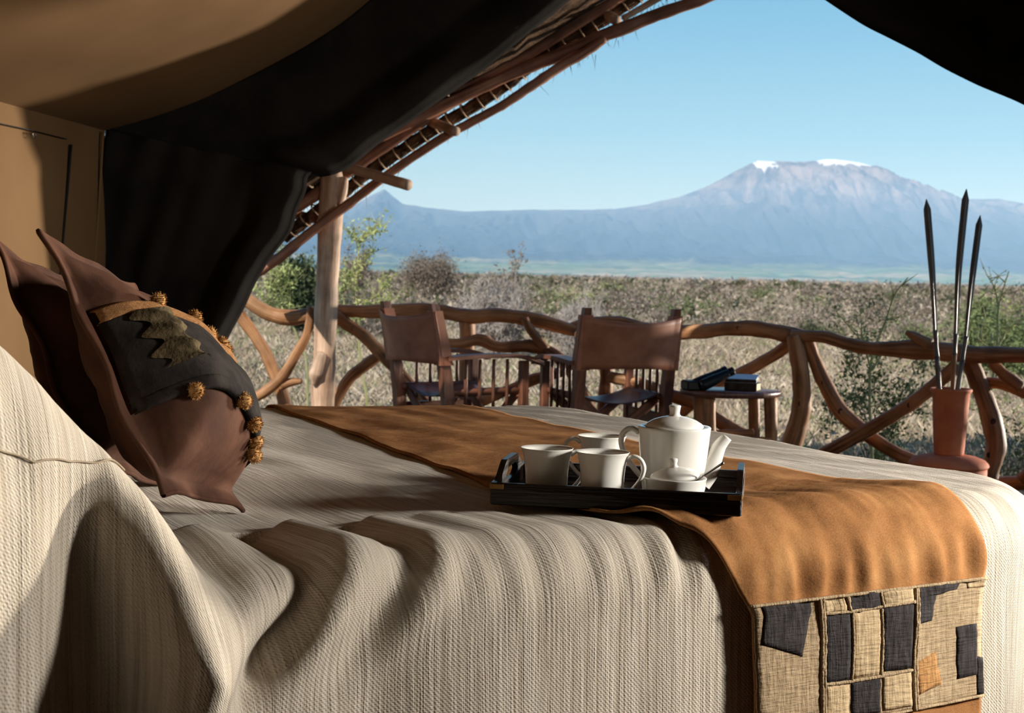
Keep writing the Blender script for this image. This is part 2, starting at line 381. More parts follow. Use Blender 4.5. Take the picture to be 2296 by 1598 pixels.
V = [(3.75+.02*math.sin(y*4+z), y, z) for z in (0, .7, 1.4, 2.0) for y in np.linspace(-1.6, 3.8, 24)]
mesh('wall_right', V, grid_faces(4, 24), TENT, kind='structure')  # unseen tent side, put in to block daylight from the right
# front gable: black fabric behind the flaps
def sheet(curA, curB, n, k, bulge, m, name, parent=None, thick=.012, rx=None):
    A = catmull(curA, n); B = catmull(curB, n); V = []; UV = []
    for i in range(n):
        for j in range(k):
            t = j/(k-1); p = A[i]*(1-t)+B[i]*t; dy = bulge(i/(n-1), t)
            V.append(p+np.array([0, -dy, 0])); UV.append((i*.05, t))
    o = mesh(name, V, grid_faces(n, k), m, parent, UV)
    s = o.modifiers.new('cloth', 'SOLIDIFY'); s.thickness = thick; s.offset = 1
    return o
# left roll of the opening
LE = [(690, 396), (703, 394), (715, 391), (752, 385), (792, 364), (860, 310), (960, 240), (1060, 168), (1150, 98), (1230, 34), (1300, -25), (1400, -110), (1560, -240)]
flapt = thing('tent_flap', 'black canvas tent flap hanging under the tan roof edge above the veranda post', 'tent flap', P(700, 390, TY))
loe = [P(a, b, TY-.10) for a, b in LE]
ups = [P(a, b, TY) for a, b in [(238, 288), (330, 264), (430, 230), (520, 190), (560, 172), (640, 130), (720, 84), (790, 34), (832, 0), (900, -55), (1000, -130), (1250, -300), (1560, -480)]]
sheet(ups, loe, 110, 40, lambda a, t: .09*sm(a*4)*sm((t-.55)/.3)*(1-sm((t-.92)/.08))+.035*math.sin(a*19+t*5)*t*(1-t)*2+.05*nz(a*9, t*3)*t, DARKCANVAS, 'canvas', flapt)
# left curtain from the corner to the gathered edge
CE = [(700, 385), (690, 400), (686, 430), (668, 470), (652, 520), (612, 572), (575, 632), (548, 690), (510, 760), (488, 812), (468, 858), (455, 905), (450, 960)]
curt = thing('tent_curtain', 'black canvas curtain gathered at the tent corner behind the brown cushions', 'curtain', P(400, 900, TY))
CA = [P(a, b, TY-.015) for a, b in [(240, 290), (236, 320), (232, 370), (229, 420), (226, 470), (222, 520), (219, 580), (216, 640), (212, 700), (210, 760), (208, 830), (206, 890), (204, 960)]]
CB = [P(a, b, TY-.16-.06*i/12) for i, (a, b) in enumerate(CE)]
sheet(CA, CB, 70, 60, lambda a, t: .025*math.sin(t*15+a*2)*t*sm(a*3)*(1-.5*t)+.09*sm((t-.72)/.2)*(1-sm((t-.93)/.07))+.04*nz(a*3, t*7), DARKCANVAS, 'canvas', curt)
# black gable above curtain
UPG = [P(a, b, TY+.02) for a, b in [(236, 294), (330, 268), (450, 225), (560, 172), (640, 130), (700, 96), (770, 50), (832, 0)]]
LOG_ = [P(a, b, TY+.02) for a, b in [(236, 330), (330, 340), (450, 360), (560, 380), (640, 388), (700, 380), (800, 330), (900, 260)]]
mesh_gable = sheet(UPG, LOG_, 40, 14, lambda a, t: .02*nz(a*6, t*3), BLACKFAB, 'wall_front', thick=.004); mesh_gable['kind'] = 'structure'
# right flap
RE = [(1560, -240), (1700, -120), (1790, -45), (1858, 4), (1930, 48), (1990, 78), (2050, 112), (2110, 148), (2180, 180), (2240, 206), (2296, 234), (2400, 290), (2600, 420), (2800, 600)]
rfl = thing('tent_flap', 'black canvas flap at the top right of the opening, against the sky', 'tent flap', P(2296, 235, TY))
rlo = [P(a, b, TY-.05) for a, b in RE]; rup = [np.array([p[0]+.02, TY, max(roofc[np.argmin(np.abs(roofc[:, 0]-p[0]))][2], p[2]+.05)]) for p in rlo]
sheet(rup, rlo, 70, 20, lambda a, t: .05*sm((t-.6)/.3)*(1-sm((t-.92)/.08))+.04*math.sin(a*22+t*3)*t*(1-.6*t), DARKCANVAS, 'canvas', rfl)
# deck
V = [(x, y, 0) for y in (-2.2, 9.6) for x in (-6, 8)]
fe = [(-6, 9.3), (-1.2, 9.2), (.4, 8.85), (1.6, 8.25), (2.6, 7.6), (3.6, 7.0), (9, 4.2)]
FV = [(-6, -2.2, -.06), (9, -2.2, -.06)]+[(x, y, -.06) for x, y in fe[::-1]]; nF = len(FV); FV += [(x, y, 0) for x, y, z in FV]
mesh('floor', FV, [tuple(range(nF-1, -1, -1)), tuple(range(nF, 2*nF))]+[(i, (i+1) % nF, nF+(i+1) % nF, nF+i) for i in range(nF)], FLOORW, smooth=False, kind='structure')

# ------------------------------------------------------------------ veranda: post, thatched roof
def YR(px): return float(np.interp(px, [400, 900, 1300, 1800, 2296, 2700, 3200], [9.0, 8.9, 8.6, 8.0, 7.4, 6.9, 6.3]))
def log(name, pts, rpx, m, parent, Y=None, seed=0, dy=0, rough=.16, sides=14):
    q_ = [P(a, b, (YR(a) if Y is None else (Y[i] if np.ndim(Y) else Y))+dy) for i, (a, b) in enumerate(pts)]
    rp_ = np.atleast_1d(rpx).astype(float); ym = np.mean([p[1] for p in q_])
    return tube(name, q_, rp_*ym/FPX, m, parent, rough=rough, seed=seed, sides=sides, n=max(10, len(pts)*7))
RY = 8.75
post = thing('veranda_post', 'pale peeled tree trunk post holding up the thatched roof', 'post', P(728, 1010, RY)*np.array([1, 1, 0]))
log('trunk', [(745, 372), (743, 450), (738, 540), (733, 640), (730, 720), (727, 800), (724, 860), (724, 920), (722, 1010)], [25, 27, 27, 25, 26, 25, 29, 25, 27], LOGPALE, post, Y=RY, seed=1, rough=.10, sides=20)
log('fork', [(752, 470), (765, 430), (772, 398)], [16, 14, 9], LOGPALE, post, Y=RY-.02, seed=2)
log('branch_stub', [(722, 790), (708, 838), (704, 862)], [10, 17, 6], LOGPALE, post, Y=RY-.08, seed=3)
roof_t = thing('thatched_roof', 'thatched veranda roof with log rafters slanting up against the sky', 'roof', P(745, 385, RY))
log('rafter', [(560, 622), (625, 578), (700, 518), (780, 458), (868, 392), (994, 308), (1120, 240), (1212, 179), (1261, 147), (1310, 118), (1356, 88)], [12, 12, 11, 11, 10, 10, 10, 11, 11, 11, 9], LOGRED, roof_t, Y=RY-.12, seed=4)
log('rafter', [(850, 310), (910, 280), (1008, 231), (1127, 175), (1247, 125), (1331, 90), (1400, 62), (1500, 24), (1620, -20), (1760, -76)], [11, 12, 13, 13, 15, 15, 15, 14, 14, 14], LOGRED, roof_t, Y=RY-.05, seed=5)
log('rafter', [(560, 545), (665, 466), (740, 414), (809, 366), (928, 284), (1010, 232), (1070, 200)], [13, 13, 13, 13, 13, 12, 10], LOGRED, roof_t, Y=RY+.02, seed=6)
log('rafter', [(1010, 216), (1068, 186), (1120, 158), (1173, 130), (1225, 97), (1296, 52), (1366, 10), (1450, -45)], [9, 10, 11, 11, 12, 12, 12, 12], LOGRED, roof_t, Y=RY+.05, seed=7)
def prl(a, b, r, Ya, Yb, seed, m=LOGPALE): tube('purlin', [P(*a, Ya), (P(*a, Ya)+P(*b, Yb))/2, P(*b, Yb)], np.array(r)*RY/FPX, m, roof_t, rough=.12, seed=seed, sides=14, n=14)
prl((735, 362), (916, 415), [11, 11, 12], RY-.1, RY-.55, 8)
prl((900, 246), (1022, 295), [10, 11, 11], RY+.5, RY-.25, 9)
prl((1260, -34), (1383, 47), [12, 12, 12], RY+.6, RY-.02, 10)
prl((1396, 42), (1490, -12), [7, 7, 8], RY-.1, RY-.15, 11)
prl((610, 468), (712, 492), [11, 11, 10], RY+.3, RY+.05, 12, LOGRED)
# verge bundles of thatch with their ties
def bundle(pts, rpx, Y, seed):
    c = [P(a, b, Y) for a, b in pts]; geos = []
    for k in range(9):
        a = k/9*2*math.pi; off = np.array([0, math.cos(a), math.sin(a)])*rpx*RY/FPX*.62
        geos.append(tube_geo([p+off for p in c], rpx*RY/FPX*.42, sides=6, n=60, rough=.5, seed=seed+k))
    g_ = join(geos); bnd = mesh('thatch_bundle', *g_[:2], THATCH, roof_t, g_[2])
    cc = catmull(c, 400); L = np.concatenate([[0], np.cumsum(np.linalg.norm(np.diff(cc, axis=0), axis=1))]); s = .05; proto = None
    while s < L[-1]:
        i = int(np.searchsorted(L, s)); p = cc[i]; T = cc[min(i+1, 399)]-cc[i-1]; T /= np.linalg.norm(T)
        n1 = np.cross(T, [0, 1, 0]); n1 /= np.linalg.norm(n1); r = rpx*RY/FPX*1.12
        tube('tie', [p+T*.012*math.sin(a*1)+(math.cos(a)*n1+math.sin(a)*np.array([0, 1, 0]))*r for a in np.linspace(0, 2*math.pi, 9)], .0052, STRAW, bnd, sides=5, n=16, caps=False)
        s += .088+.03*random.random()
bundle([(640, 530), (720, 466), (784, 420), (833, 380), (890, 344), (948, 305), (1015, 265), (1082, 225), (1143, 183), (1211, 130), (1278, 90), (1344, 50), (1403, 11), (1470, -38)], 16, RY+.10, 20)
bundle([(640, 440), (800, 345), (945, 243), (1015, 192), (1064, 154), (1178, 81), (1292, 6), (1350, -35)], 12, RY+.18, 40)
bundle([(600, 480), (720, 420), (860, 325), (980, 245), (1040, 196), (1120, 142), (1230, 72), (1320, 14), (1400, -40)], 13, RY+.24, 60)
bundle([(600, 420), (780, 320), (930, 222), (1040, 140), (1150, 66), (1250, 0), (1330, -60)], 13, RY+.20, 80)
# thatch slab that covers the veranda
slope = [P(560, 560, RY+.3), P(800, 385, RY+.3), P(1000, 255, RY+.3), P(1260, 110, RY+.3), P(1500, -45, RY+.3), P(1750, -215, RY+.3)]
sl = catmull(slope, 40); top_x = sl[-1]; ext = [top_x+np.array([d, 0, -d*.62]) for d in np.linspace(.1, .5, 4)]; sl = np.vstack([sl, ext]); V = []
for k, (yy, dz) in enumerate([(RY+.30, .10), (RY+.30, .34), (7.6, .34), (6.5, .34), (6.5, .2), (7.6, .14), (RY+.28, .10)]):
    for i, p in enumerate(sl): V.append((p[0]+.03*random.random(), yy+.05*random.random(), p[2]+dz+.03*random.random()))
mesh('thatch_layer', V, grid_faces(7, len(sl)), THATCH, roof_t)
TV, TF = [], []
for i in range(900):                                     # loose straws along the verge
    s = random.random(); p = np.array([np.interp(s*(len(sl)-1), range(len(sl)), sl[:, k]) for k in range(3)])
    p = p+np.array([random.uniform(-.04, .04), random.uniform(-.2, .12), random.uniform(-.14, .06)])
    d = np.array([random.gauss(0, .03), random.gauss(-.02, .03), -abs(random.gauss(.05, .045))]); b = len(TV)
    TV += [p-[.002, 0, 0], p+[.002, 0, 0], p+d]; TF.append((b, b+1, b+2))
mesh('loose_straw', TV, TF, THATCH, roof_t, kind='stuff')

# ------------------------------------------------------------------ log railing
rail = thing('log_railing', 'railing of varnished crooked logs along the veranda edge', 'railing', P(1500, 1100, 8.4)*np.array([1, 1, 0]))
RL = [
 ('top_rail', [(330, 585), (470, 628), (545, 668), (600, 700), (650, 712), (700, 704), (745, 697)], [16, 16, 15, 17, 17, 17, 16], 0),
 ('top_rail', [(735, 698), (850, 698), (960, 694), (1040, 708), (1120, 707), (1200, 718), (1292, 741)], [15, 16, 15, 17, 16, 17, 14], .0),
 ('top_rail', [(1262, 740), (1320, 726), (1390, 724), (1450, 738), (1530, 745), (1650, 736), (1720, 741), (1815, 760)], [11, 15, 15, 15, 17, 17, 18, 17], .02),
 ('top_rail', [(1775, 752), (1850, 756), (1905, 772), (1960, 781), (2040, 783), (2120, 788), (2200, 796), (2296, 796), (2500, 800), (2800, 830), (3200, 870)], [13, 16, 16, 17, 22, 22, 20, 18, 18, 18, 18], -.04),
 ('spur', [(2085, 775), (2055, 757), (2032, 744)], [16, 12, 6], -.06),
 ('brace', [(525, 690), (570, 750), (600, 800), (625, 860), (645, 930)], [13, 13, 14, 15, 15], .0),
 ('brace', [(697, 688), (690, 745), (665, 792), (635, 842), (590, 880), (520, 918)], [8, 10, 11, 12, 12, 12], -.12),
 ('spur', [(632, 862), (655, 856), (676, 854)], [12, 9, 6], -.1),
 ('brace', [(502, 650), (495, 740), (482, 830), (462, 980)], [11, 11, 11, 12], .1),
 ('brace', [(755, 708), (820, 758), (870, 808), (925, 868), (990, 950)], [14, 14, 14, 13, 13], -.05),
 ('brace', [(885, 772), (820, 818), (780, 852), (750, 905), (735, 960)], [12, 13, 13, 14, 14], .05),
 ('post', [(1047, 718), (1047, 800), (1046, 900), (1046, 1010)], [18, 18, 18, 19], .03),
 ('brace', [(960, 766), (1030, 770), (1075, 762), (1120, 778), (1190, 776), (1250, 800), (1290, 850), (1330, 930)], [11, 12, 14, 12, 15, 13, 13, 14], -.1),
 ('spur', [(1176, 714), (1192, 742), (1225, 784)], [9, 10, 11], -.12),
 ('brace', [(1080, 900), (1140, 874), (1200, 850), (1270, 830), (1330, 812)], [12, 12, 13, 12, 12], .05),
 ('post', [(1358, 740), (1360, 830), (1356, 900), (1356, 1020)], [16, 15, 17, 18], .03),
 ('brace', [(1365, 845), (1430, 858), (1510, 888), (1560, 904), (1620, 950), (1690, 988), (1760, 1022)], [13, 14, 15, 15, 16, 15, 15], -.1),
 ('brace', [(1785, 762), (1720, 806), (1660, 838), (1590, 880), (1520, 930)], [14, 14, 14, 13, 13], .06),
 ('post', [(1780, 752), (1795, 830), (1797, 900), (1786, 960), (1762, 1030), (1745, 1070)], [17, 20, 22, 23, 24, 24], -.06),
 ('brace', [(1810, 760), (1840, 840), (1882, 918), (1930, 962), (1995, 1008), (2070, 1042), (2150, 1075)], [15, 17, 18, 17, 15, 15, 15], .0),
 ('brace', [(2145, 820), (2050, 900), (1960, 956), (1880, 1000), (1790, 1046), (1740, 1070)], [15, 16, 16, 16, 15, 15], -.1),
 ('post', [(2165, 790), (2195, 860), (2222, 940), (2232, 1000), (2218, 1060), (2215, 1110)], [19, 21, 24, 24, 22, 22], .0),
 ('brace', [(2195, 858), (2240, 860), (2296, 878), (2400, 920)], [13, 13, 15, 15], .05),
 ('spur', [(2225, 812), (2250, 838), (2290, 868)], [13, 13, 13], .0),
 ('bottom_rail', [(2190, 1090), (2296, 1082), (2500, 1085), (2850, 1130), (3200, 1200)], [18, 18, 18, 18, 18], .1),
 ('post', [(2640, 812), (2650, 960), (2640, 1120)], [22, 22, 24], 0),
 ('brace', [(2290, 1075), (2420, 960), (2620, 830)], [15, 15, 15], .05),
 ('bottom_rail', [(480, 985), (900, 990), (1400, 1020), (1900, 1072), (2200, 1095)], [15, 16, 16, 17, 18], .15),
]
for k, (nm, pts, r, dy) in enumerate(RL): log(nm, pts, r, LOG, rail, seed=k+100, dy=dy, rough=.16)
KNOTM = mk('knot_wood', (34, 20, 14), (70, 42, 28), 60, rough=.6, bump=.3)
for kx, ky, kr, dy, lr in [(1795, 905, 7, -.06, 22), (1846, 858, 6, 0, 17), (2040, 908, 7, -.1, 16), (1706, 814, 6, .06, 14), (2228, 945, 8, 0, 24), (1885, 922, 7, 0, 18), (2188, 850, 6, 0, 20), (1655, 735, 5, .02, 17), (640, 712, 6, 0, 17), (1000, 701, 5, 0, 16), (2218, 1020, 7, 0, 24), (1480, 740, 5, .02, 15), (790, 736, 5, -.05, 14), (1770, 1000, 6, -.06, 23)]:
    Yk = YR(kx)+dy-lr*YR(kx)/FPX*.93; c_ = P(kx, ky, Yk); rk_ = kr*Yk/FPX
    prof = [(rk_*1.0, .35), (rk_*.95, .12), (rk_*.7, -.05), (rk_*.45, -.02), (.0, .12)]; g_ = lathe_geo([(a_, 0) for a_, _ in prof], 14)
    V = g_[0].copy(); zz = np.repeat([z_*rk_ for _, z_ in prof], 14); V = np.stack([c_[0]+V[:, 0]*.8, c_[1]+zz, c_[2]+V[:, 1]], 1); mesh('knot', V, g_[1], KNOTM, rail)

# ------------------------------------------------------------------ chairs
def make_chair(loc, rz, label):
    t = thing('campaign_chair', label, 'chair', loc, rz, 'leather sling chairs on the veranda')
    bx = lambda nm, c, s, m=CHAIRWOOD, M=None, bev=.005, par=t: mesh(nm, *box_geo(c, s, bev, M=M)[:2], m, par, box_geo(c, s, bev, M=M)[2], smooth=False, local=True)
    hw = .255
    for sx in (-1, 1):
        for s_, zc, hh, yb in ((0, .45, .90, -.245),):
            V, F, U = box_geo((0, 0, 0), (.052, .05, hh), .006); V = V.copy()
            V[:, 1] += -.10*np.clip((V[:, 2]-.0)/.45, 0, 1)**1.3; V[:, 1] *= 1; V[:, 2] += zc; V[:, 0] += sx*hw; V[:, 1] += yb
            # subdivided shape of the raked post: middle ring bends at seat height
            rows_ = []
            for z in np.linspace(0, .9, 10):
                y = yb-.10*max(0, (z-.40)/.5)**1.2+.03*max(0, (.4-z)/.4); k = 1-.25*max(0, (z-.5)/.4)**1.5
                for dx, dy in ((-.026, -.03), (.026, -.03), (.026, .03), (-.026, .03)): rows_.append((sx*hw+dx*k, y+dy*k, z))
            F = grid_faces(10, 4, True); F += [(3, 2, 1, 0), (36, 37, 38, 39)]; rows_ = np.array(rows_)
            mesh('rear_post', rows_, F, CHAIRWOOD, t, np.stack([rows_[:, 0]+rows_[:, 1], rows_[:, 2]], 1), smooth=False, local=True)
        bx('front_post', (sx*hw, .25, .295), (.045, .05, .59))
        V, UV = [], []
        for y in np.linspace(-.27, .36, 16):                # arm board, drooping at the front
            z = .598+.012*math.sin((y+.27)/.63*math.pi)-.035*max(0, (y-.18)/.18)**2; wd = .046-.012*max(0, (y-.2)/.16)
            for dx, dz in ((-wd, 0), (wd, 0), (wd, .022), (-wd, .022)): V.append((sx*(hw+.012)+dx, y, z+dz)); UV.append((dx+dz, y))
        F = grid_faces(16, 4, True); F += [(3, 2, 1, 0), (60, 61, 62, 63)]
        mesh('arm', V, F, CHAIRWOOD, t, UV, smooth=False, local=True)
        bx('side_rail', (sx*hw, 0, .30), (.03, .46, .07)); bx('side_rail', (sx*hw, 0, .10), (.028, .46, .045))
        for y in (-.13, -.04, .05, .14):
            tube('spindle', [(sx*hw, y, .33), (sx*hw, y, .46), (sx*hw, y, .60)], [.009, .011, .009], CHAIRWOOD, t, local=True, sides=8, n=6)
        tube('seat_bar', [(sx*.235, -.24, .425), (sx*.235, 0, .425), (sx*.235, .25, .425)], .02, CHAIRWOOD, t, local=True, sides=10, n=8)
        for y in (-.19, .21):
            L = math.hypot(.44, .36); M = rot('Y', sx*math.atan2(.44, .36)); bx('cross_leg', (sx*.015, y+sx*.015, .235), (.05, .022, L), M=M)
    V, UV = [], []                                          # back sling
    for i in range(26):
        u = i/25*2-1
        for j in range(10):
            v = j/9; z = .575+.285*v; yp = -.245-.10*max(0, (z-.40)/.5)**1.2
            x = u*(hw+.034); sag = .075*(1-min(1, abs(u)/.86)**2.2); dzz = -.035*(1-u*u)*v+.01*(1-u*u)*(1-v)
            V.append((x, yp-.036-sag*.9+(.02 if abs(u) > .93 else 0), z+dzz)); UV.append((u, v))
    bs_ = o = mesh('back_sling', V, grid_faces(26, 10), LEATHER, t, UV, local=True); s = o.modifiers.new('thick', 'SOLIDIFY'); s.thickness = .005
    for sx in (-1, 1):                                      # stitched sleeves round the posts
        rows_ = []
        for z in np.linspace(.572, .862, 7):
            y = -.245-.10*max(0, (z-.40)/.5)**1.2; k = 1-.25*max(0, (z-.5)/.4)**1.5
            for dx, dy in ((-.037, -.041), (.037, -.041), (.037, .04), (-.037, .04)): rows_.append((sx*hw+dx*k, y+dy*k, z))
        sl_ = mesh('sling_sleeve', rows_, grid_faces(7, 4, True), LEATHER, bs_, smooth=False, local=True)
    V, UV = [], []
    for i in range(20):
        u = i/19*2-1
        for j in range(14):
            v = j/13; V.append((u*.245, -.22+.45*v, .44-.065*(1-u*u)+.02*abs(v-.5)*(1-u*u))); UV.append((u, v))
    o = mesh('seat_sling', V, grid_faces(20, 14), LEATHER_DARK, t, UV, local=True); s = o.modifiers.new('thick', 'SOLIDIFY'); s.thickness = .006
    return t
def rzof(d): return math.atan2(-d[0], d[1])
f2 = np.array([-.33, .944]); b2 = P(1404, 900, 7.75); c2 = b2[:2]+f2*.30
make_chair((c2[0], c2[1], 0), rzof(f2), 'leather sling chair with its back to the bed, beside the side table')
f1 = np.array([.82, .57]); b1 = P(930, 800, 8.02); c1 = b1[:2]+f1*.30
make_chair((c1[0], c1[1], 0), rzof(f1), 'leather sling chair turned sideways, nearest to the veranda post')

# ------------------------------------------------------------------ side table with binoculars and books
tp = P(1637, 874, 7.45); TZ = tp[2]
tab = thing('side_table', 'rustic side table with an oval wooden top on log legs', 'table', (tp[0], tp[1], 0))
V, UV = [], []; nseg = 40
for z, k in ((-.03, .93), (-.026, .985), (-.008, 1.0), (0, .985), (0, 0.0)):
    for j in range(nseg):
        a = j/nseg*2*math.pi; r = 1+.03*math.sin(a*3+1)+.02*math.sin(a*5)
        V.append((tp[0]+.255*k*r*math.cos(a), tp[1]+.20*k*r*math.sin(a), TZ+z)); UV.append((V[-1][0], V[-1][1]))
mesh('table_top', V, grid_faces(5, nseg, True)+[tuple(range(nseg-1, -1, -1))], TABLEWOOD, tab, UV)
for k, (px, Y, r) in enumerate(((1566, 7.5, 12), (1590, 7.36, 14), (1728, 7.4, 15), (1690, 7.6, 13))):
    a = P(px, 880, Y); tube('leg', [(a[0], a[1], TZ-.028), (a[0]+.01, a[1], TZ*.5), (a[0]+.005, a[1], 0)], np.array([r, r, r*1.1])*Y/FPX, LOG, tab, rough=.12, seed=200+k, sides=12, n=12)
log('stretcher', [(1592, 990), (1660, 987), (1728, 989)], [10, 10, 10], LOG, tab, Y=7.38, seed=210)
log('stretcher', [(1566, 975), (1630, 972), (1690, 970)], [9, 9, 9], LOG, tab, Y=7.55, seed=211)
def book(label, cx, cy, z, sx, sy, sz, rz, cover, writing=False):
    b = thing('book', label, 'book', (cx, cy, z), rz, 'books on the side table')
    mesh('pages', *box_geo((0, 0, sz/2), (sx-.008, sy-.008, sz-.006), .001)[:2], PAPER, b, smooth=False, local=True)
    mesh('cover', *box_geo((0, 0, sz-.0015), (sx, sy, .003), .001)[:2], cover, b, smooth=False, local=True)
    mesh('cover', *box_geo((0, 0, .0015), (sx, sy, .003), .001)[:2], cover, b, smooth=False, local=True)
    mesh('spine', *box_geo((0, -sy/2+.0015, sz/2), (sx, .003, sz), .001)[:2], COVERK, b, smooth=False, local=True)
    return b
bp = P(1668, 870, 7.42)
book('thick paperback with cream page edges, lower book on the side table', bp[0], bp[1]+.03, TZ+.0008,   .165, .115, .040, -.38, COVERK)
bk2 = book('thinner book with pale blue cover lying on the paperback', bp[0]-.004, bp[1]+.03, TZ+.050, .155, .11, .020, -.30, COVERW); bk2.rotation_euler.x = .17
bn = P(1598, 868, 7.38)
bino = thing('binoculars', 'black binoculars lying beside the books on the side table', 'binoculars', (bn[0], bn[1], TZ))
ca, sa = math.cos(.55), math.sin(.55)
for k, off in enumerate((-.038, .038)):
    d = np.array([.86, .28, .40]); d /= np.linalg.norm(d); s_ = np.array([.33, -.94, 0]); c_ = np.array([bn[0]-.0, bn[1], TZ+.062])+s_*off
    tube('barrel', [c_-d*.085, c_-d*.03, c_+d*.02, c_+d*.075], [.030, .029, .024, .020], BLACKRUB, bino, sides=18, n=16)
    tube('eyecup', [c_+d*.075, c_+d*.10], [.021, .022], BLACKRUB, bino, sides=18, n=4)
    tube('lens', [c_-d*.088, c_-d*.085], [.026, .026], LENS, bino, sides=18, n=4)
c_ = np.array([bn[0], bn[1], TZ+.062]); tube('bridge', [c_-s_*.04+d*.01, c_+s_*.04+d*.01], .016, BLACKRUB, bino, sides=12, n=5)
g_ = box_geo((bn[0]-.095, bn[1]+.02, TZ+.0245), (.10, .12, .048), .008, M=rot('Z', .2)); mesh('case', g_[0], g_[1], BLACKRUB, thing('binocular_case', 'black case on the left side of the side table top', 'case', (bn[0]-.095, bn[1]+.02, TZ)), smooth=False)

# ------------------------------------------------------------------ terracotta pots and spears
pp = P(2133, 870, 6.8); px_, py_ = pp[0], pp[1]; VZ = pp[2]; DZ = P(2133, 1018, 6.8)[2]; K = 6.8/FPX
drum = thing('terracotta_pot', 'wide round terracotta pot with a domed lid on the deck by the bed foot', 'pot', (px_, py_, 0))
g_ = lathe_geo([(.0, 0), (.15, 0), (.158, .01), (.172, .12), (.174, DZ-.065), (.168, DZ-.058), (.0, DZ-.058)], 56, (px_, py_, 0)); mesh('body', *g_[:2], TERRA, drum, g_[2])
g_ = lathe_geo([(.0, DZ-.058), (.176, DZ-.058), (.182, DZ-.05), (.180, DZ-.040), (.165, DZ-.024), (.13, DZ-.010), (.08, DZ-.001), (0, DZ)], 56, (px_, py_, 0)); mesh('lid', *g_[:2], TERRA, drum, g_[2])
vase = thing('terracotta_vase', 'tall tapered terracotta vase holding spears, on the lidded pot', 'vase', (px_, py_, DZ))
hgt = VZ-DZ
g_ = lathe_geo([(0, .0), (.066, 0), (.068, .006), (.074, hgt*.3), (.081, hgt*.7), (.084, hgt*.92), (.094, hgt*.955), (.095, hgt*.985), (.091, hgt), (.082, hgt*.985), (.077, hgt*.9), (.066, hgt*.3), (.058, .02), (0, .02)], 48, (px_, py_, DZ)); mesh('body', *g_[:2], TERRA, vase, g_[2])
def spear(label, foot, neck, mid, tip, Y, wood_grip, rr):
    pf, pn, pm, pt = [P(a, b, y) for (a, b), y in zip((foot, neck, mid, tip), Y)]
    t = thing('spear', label, 'spear', pf, 0, 'spears in the terracotta vase')
    dn = pn-pf; base = pf-dn*(.27/np.linalg.norm(dn)) if not wood_grip else pf-(pn-pf)/np.linalg.norm(pn-pf)*.27
    dirv = (pt-pf)/np.linalg.norm(pt-pf)
    if wood_grip: tube('wooden_shaft', [base, pf, pf+(pn-pf)*.62], [.010, .011, .0115], LOG, t, sides=10, n=10); lo = pf+(pn-pf)*.6
    else: tube('shaft', [base, pf, pf+(pn-pf)*.5], [.011, .0125, .012], IRON, t, sides=10, n=10); lo = pf+(pn-pf)*.5
    tube('socket', [lo, lo+(pn-lo)*.4, pn], [.0125, .009, .012], IRON, t, sides=10, n=10)
    n = 30; V = []; sd = np.cross(dirv, [0, 1, 0]); sd /= np.linalg.norm(sd); fr = np.cross(sd, dirv)
    cl = catmull([pn, pm, pt], n)
    for i, p in enumerate(cl):
        s = i/(n-1); wd = rr*(.55+.45*sm(s/.75))*(1-sm((s-.93)/.07))*1.0+.0015; th = .007*(1-sm((s-.9)/.1))+.001
        for a, b in ((-wd, 0), (-wd*.25, -th*.55), (0, -th), (wd*.25, -th*.55), (wd, 0), (0, th)): V.append(p+sd*a+fr*b)
    mesh('blade', V, grid_faces(n, 6, True)+[(5, 4, 3, 2, 1, 0)], IRON, t, smooth=False)
spear('dark iron spear leaning left, leftmost of the three in the vase', (2105, 864), (2097, 740), (2090, 610), (2077, 446), (6.8, 6.78, 6.76, 6.74), False, .0155)
spear('tallest spear, with bare wooden shaft showing above the vase rim', (2136, 866), (2143, 748), (2150, 600), (2167, 423), (6.78, 6.78, 6.78, 6.78), True, .0155)
spear('shortest iron spear leaning right in the terracotta vase', (2148, 866), (2166, 754), (2178, 640), (2198, 482), (6.82, 6.84, 6.86, 6.88), False, .0145)

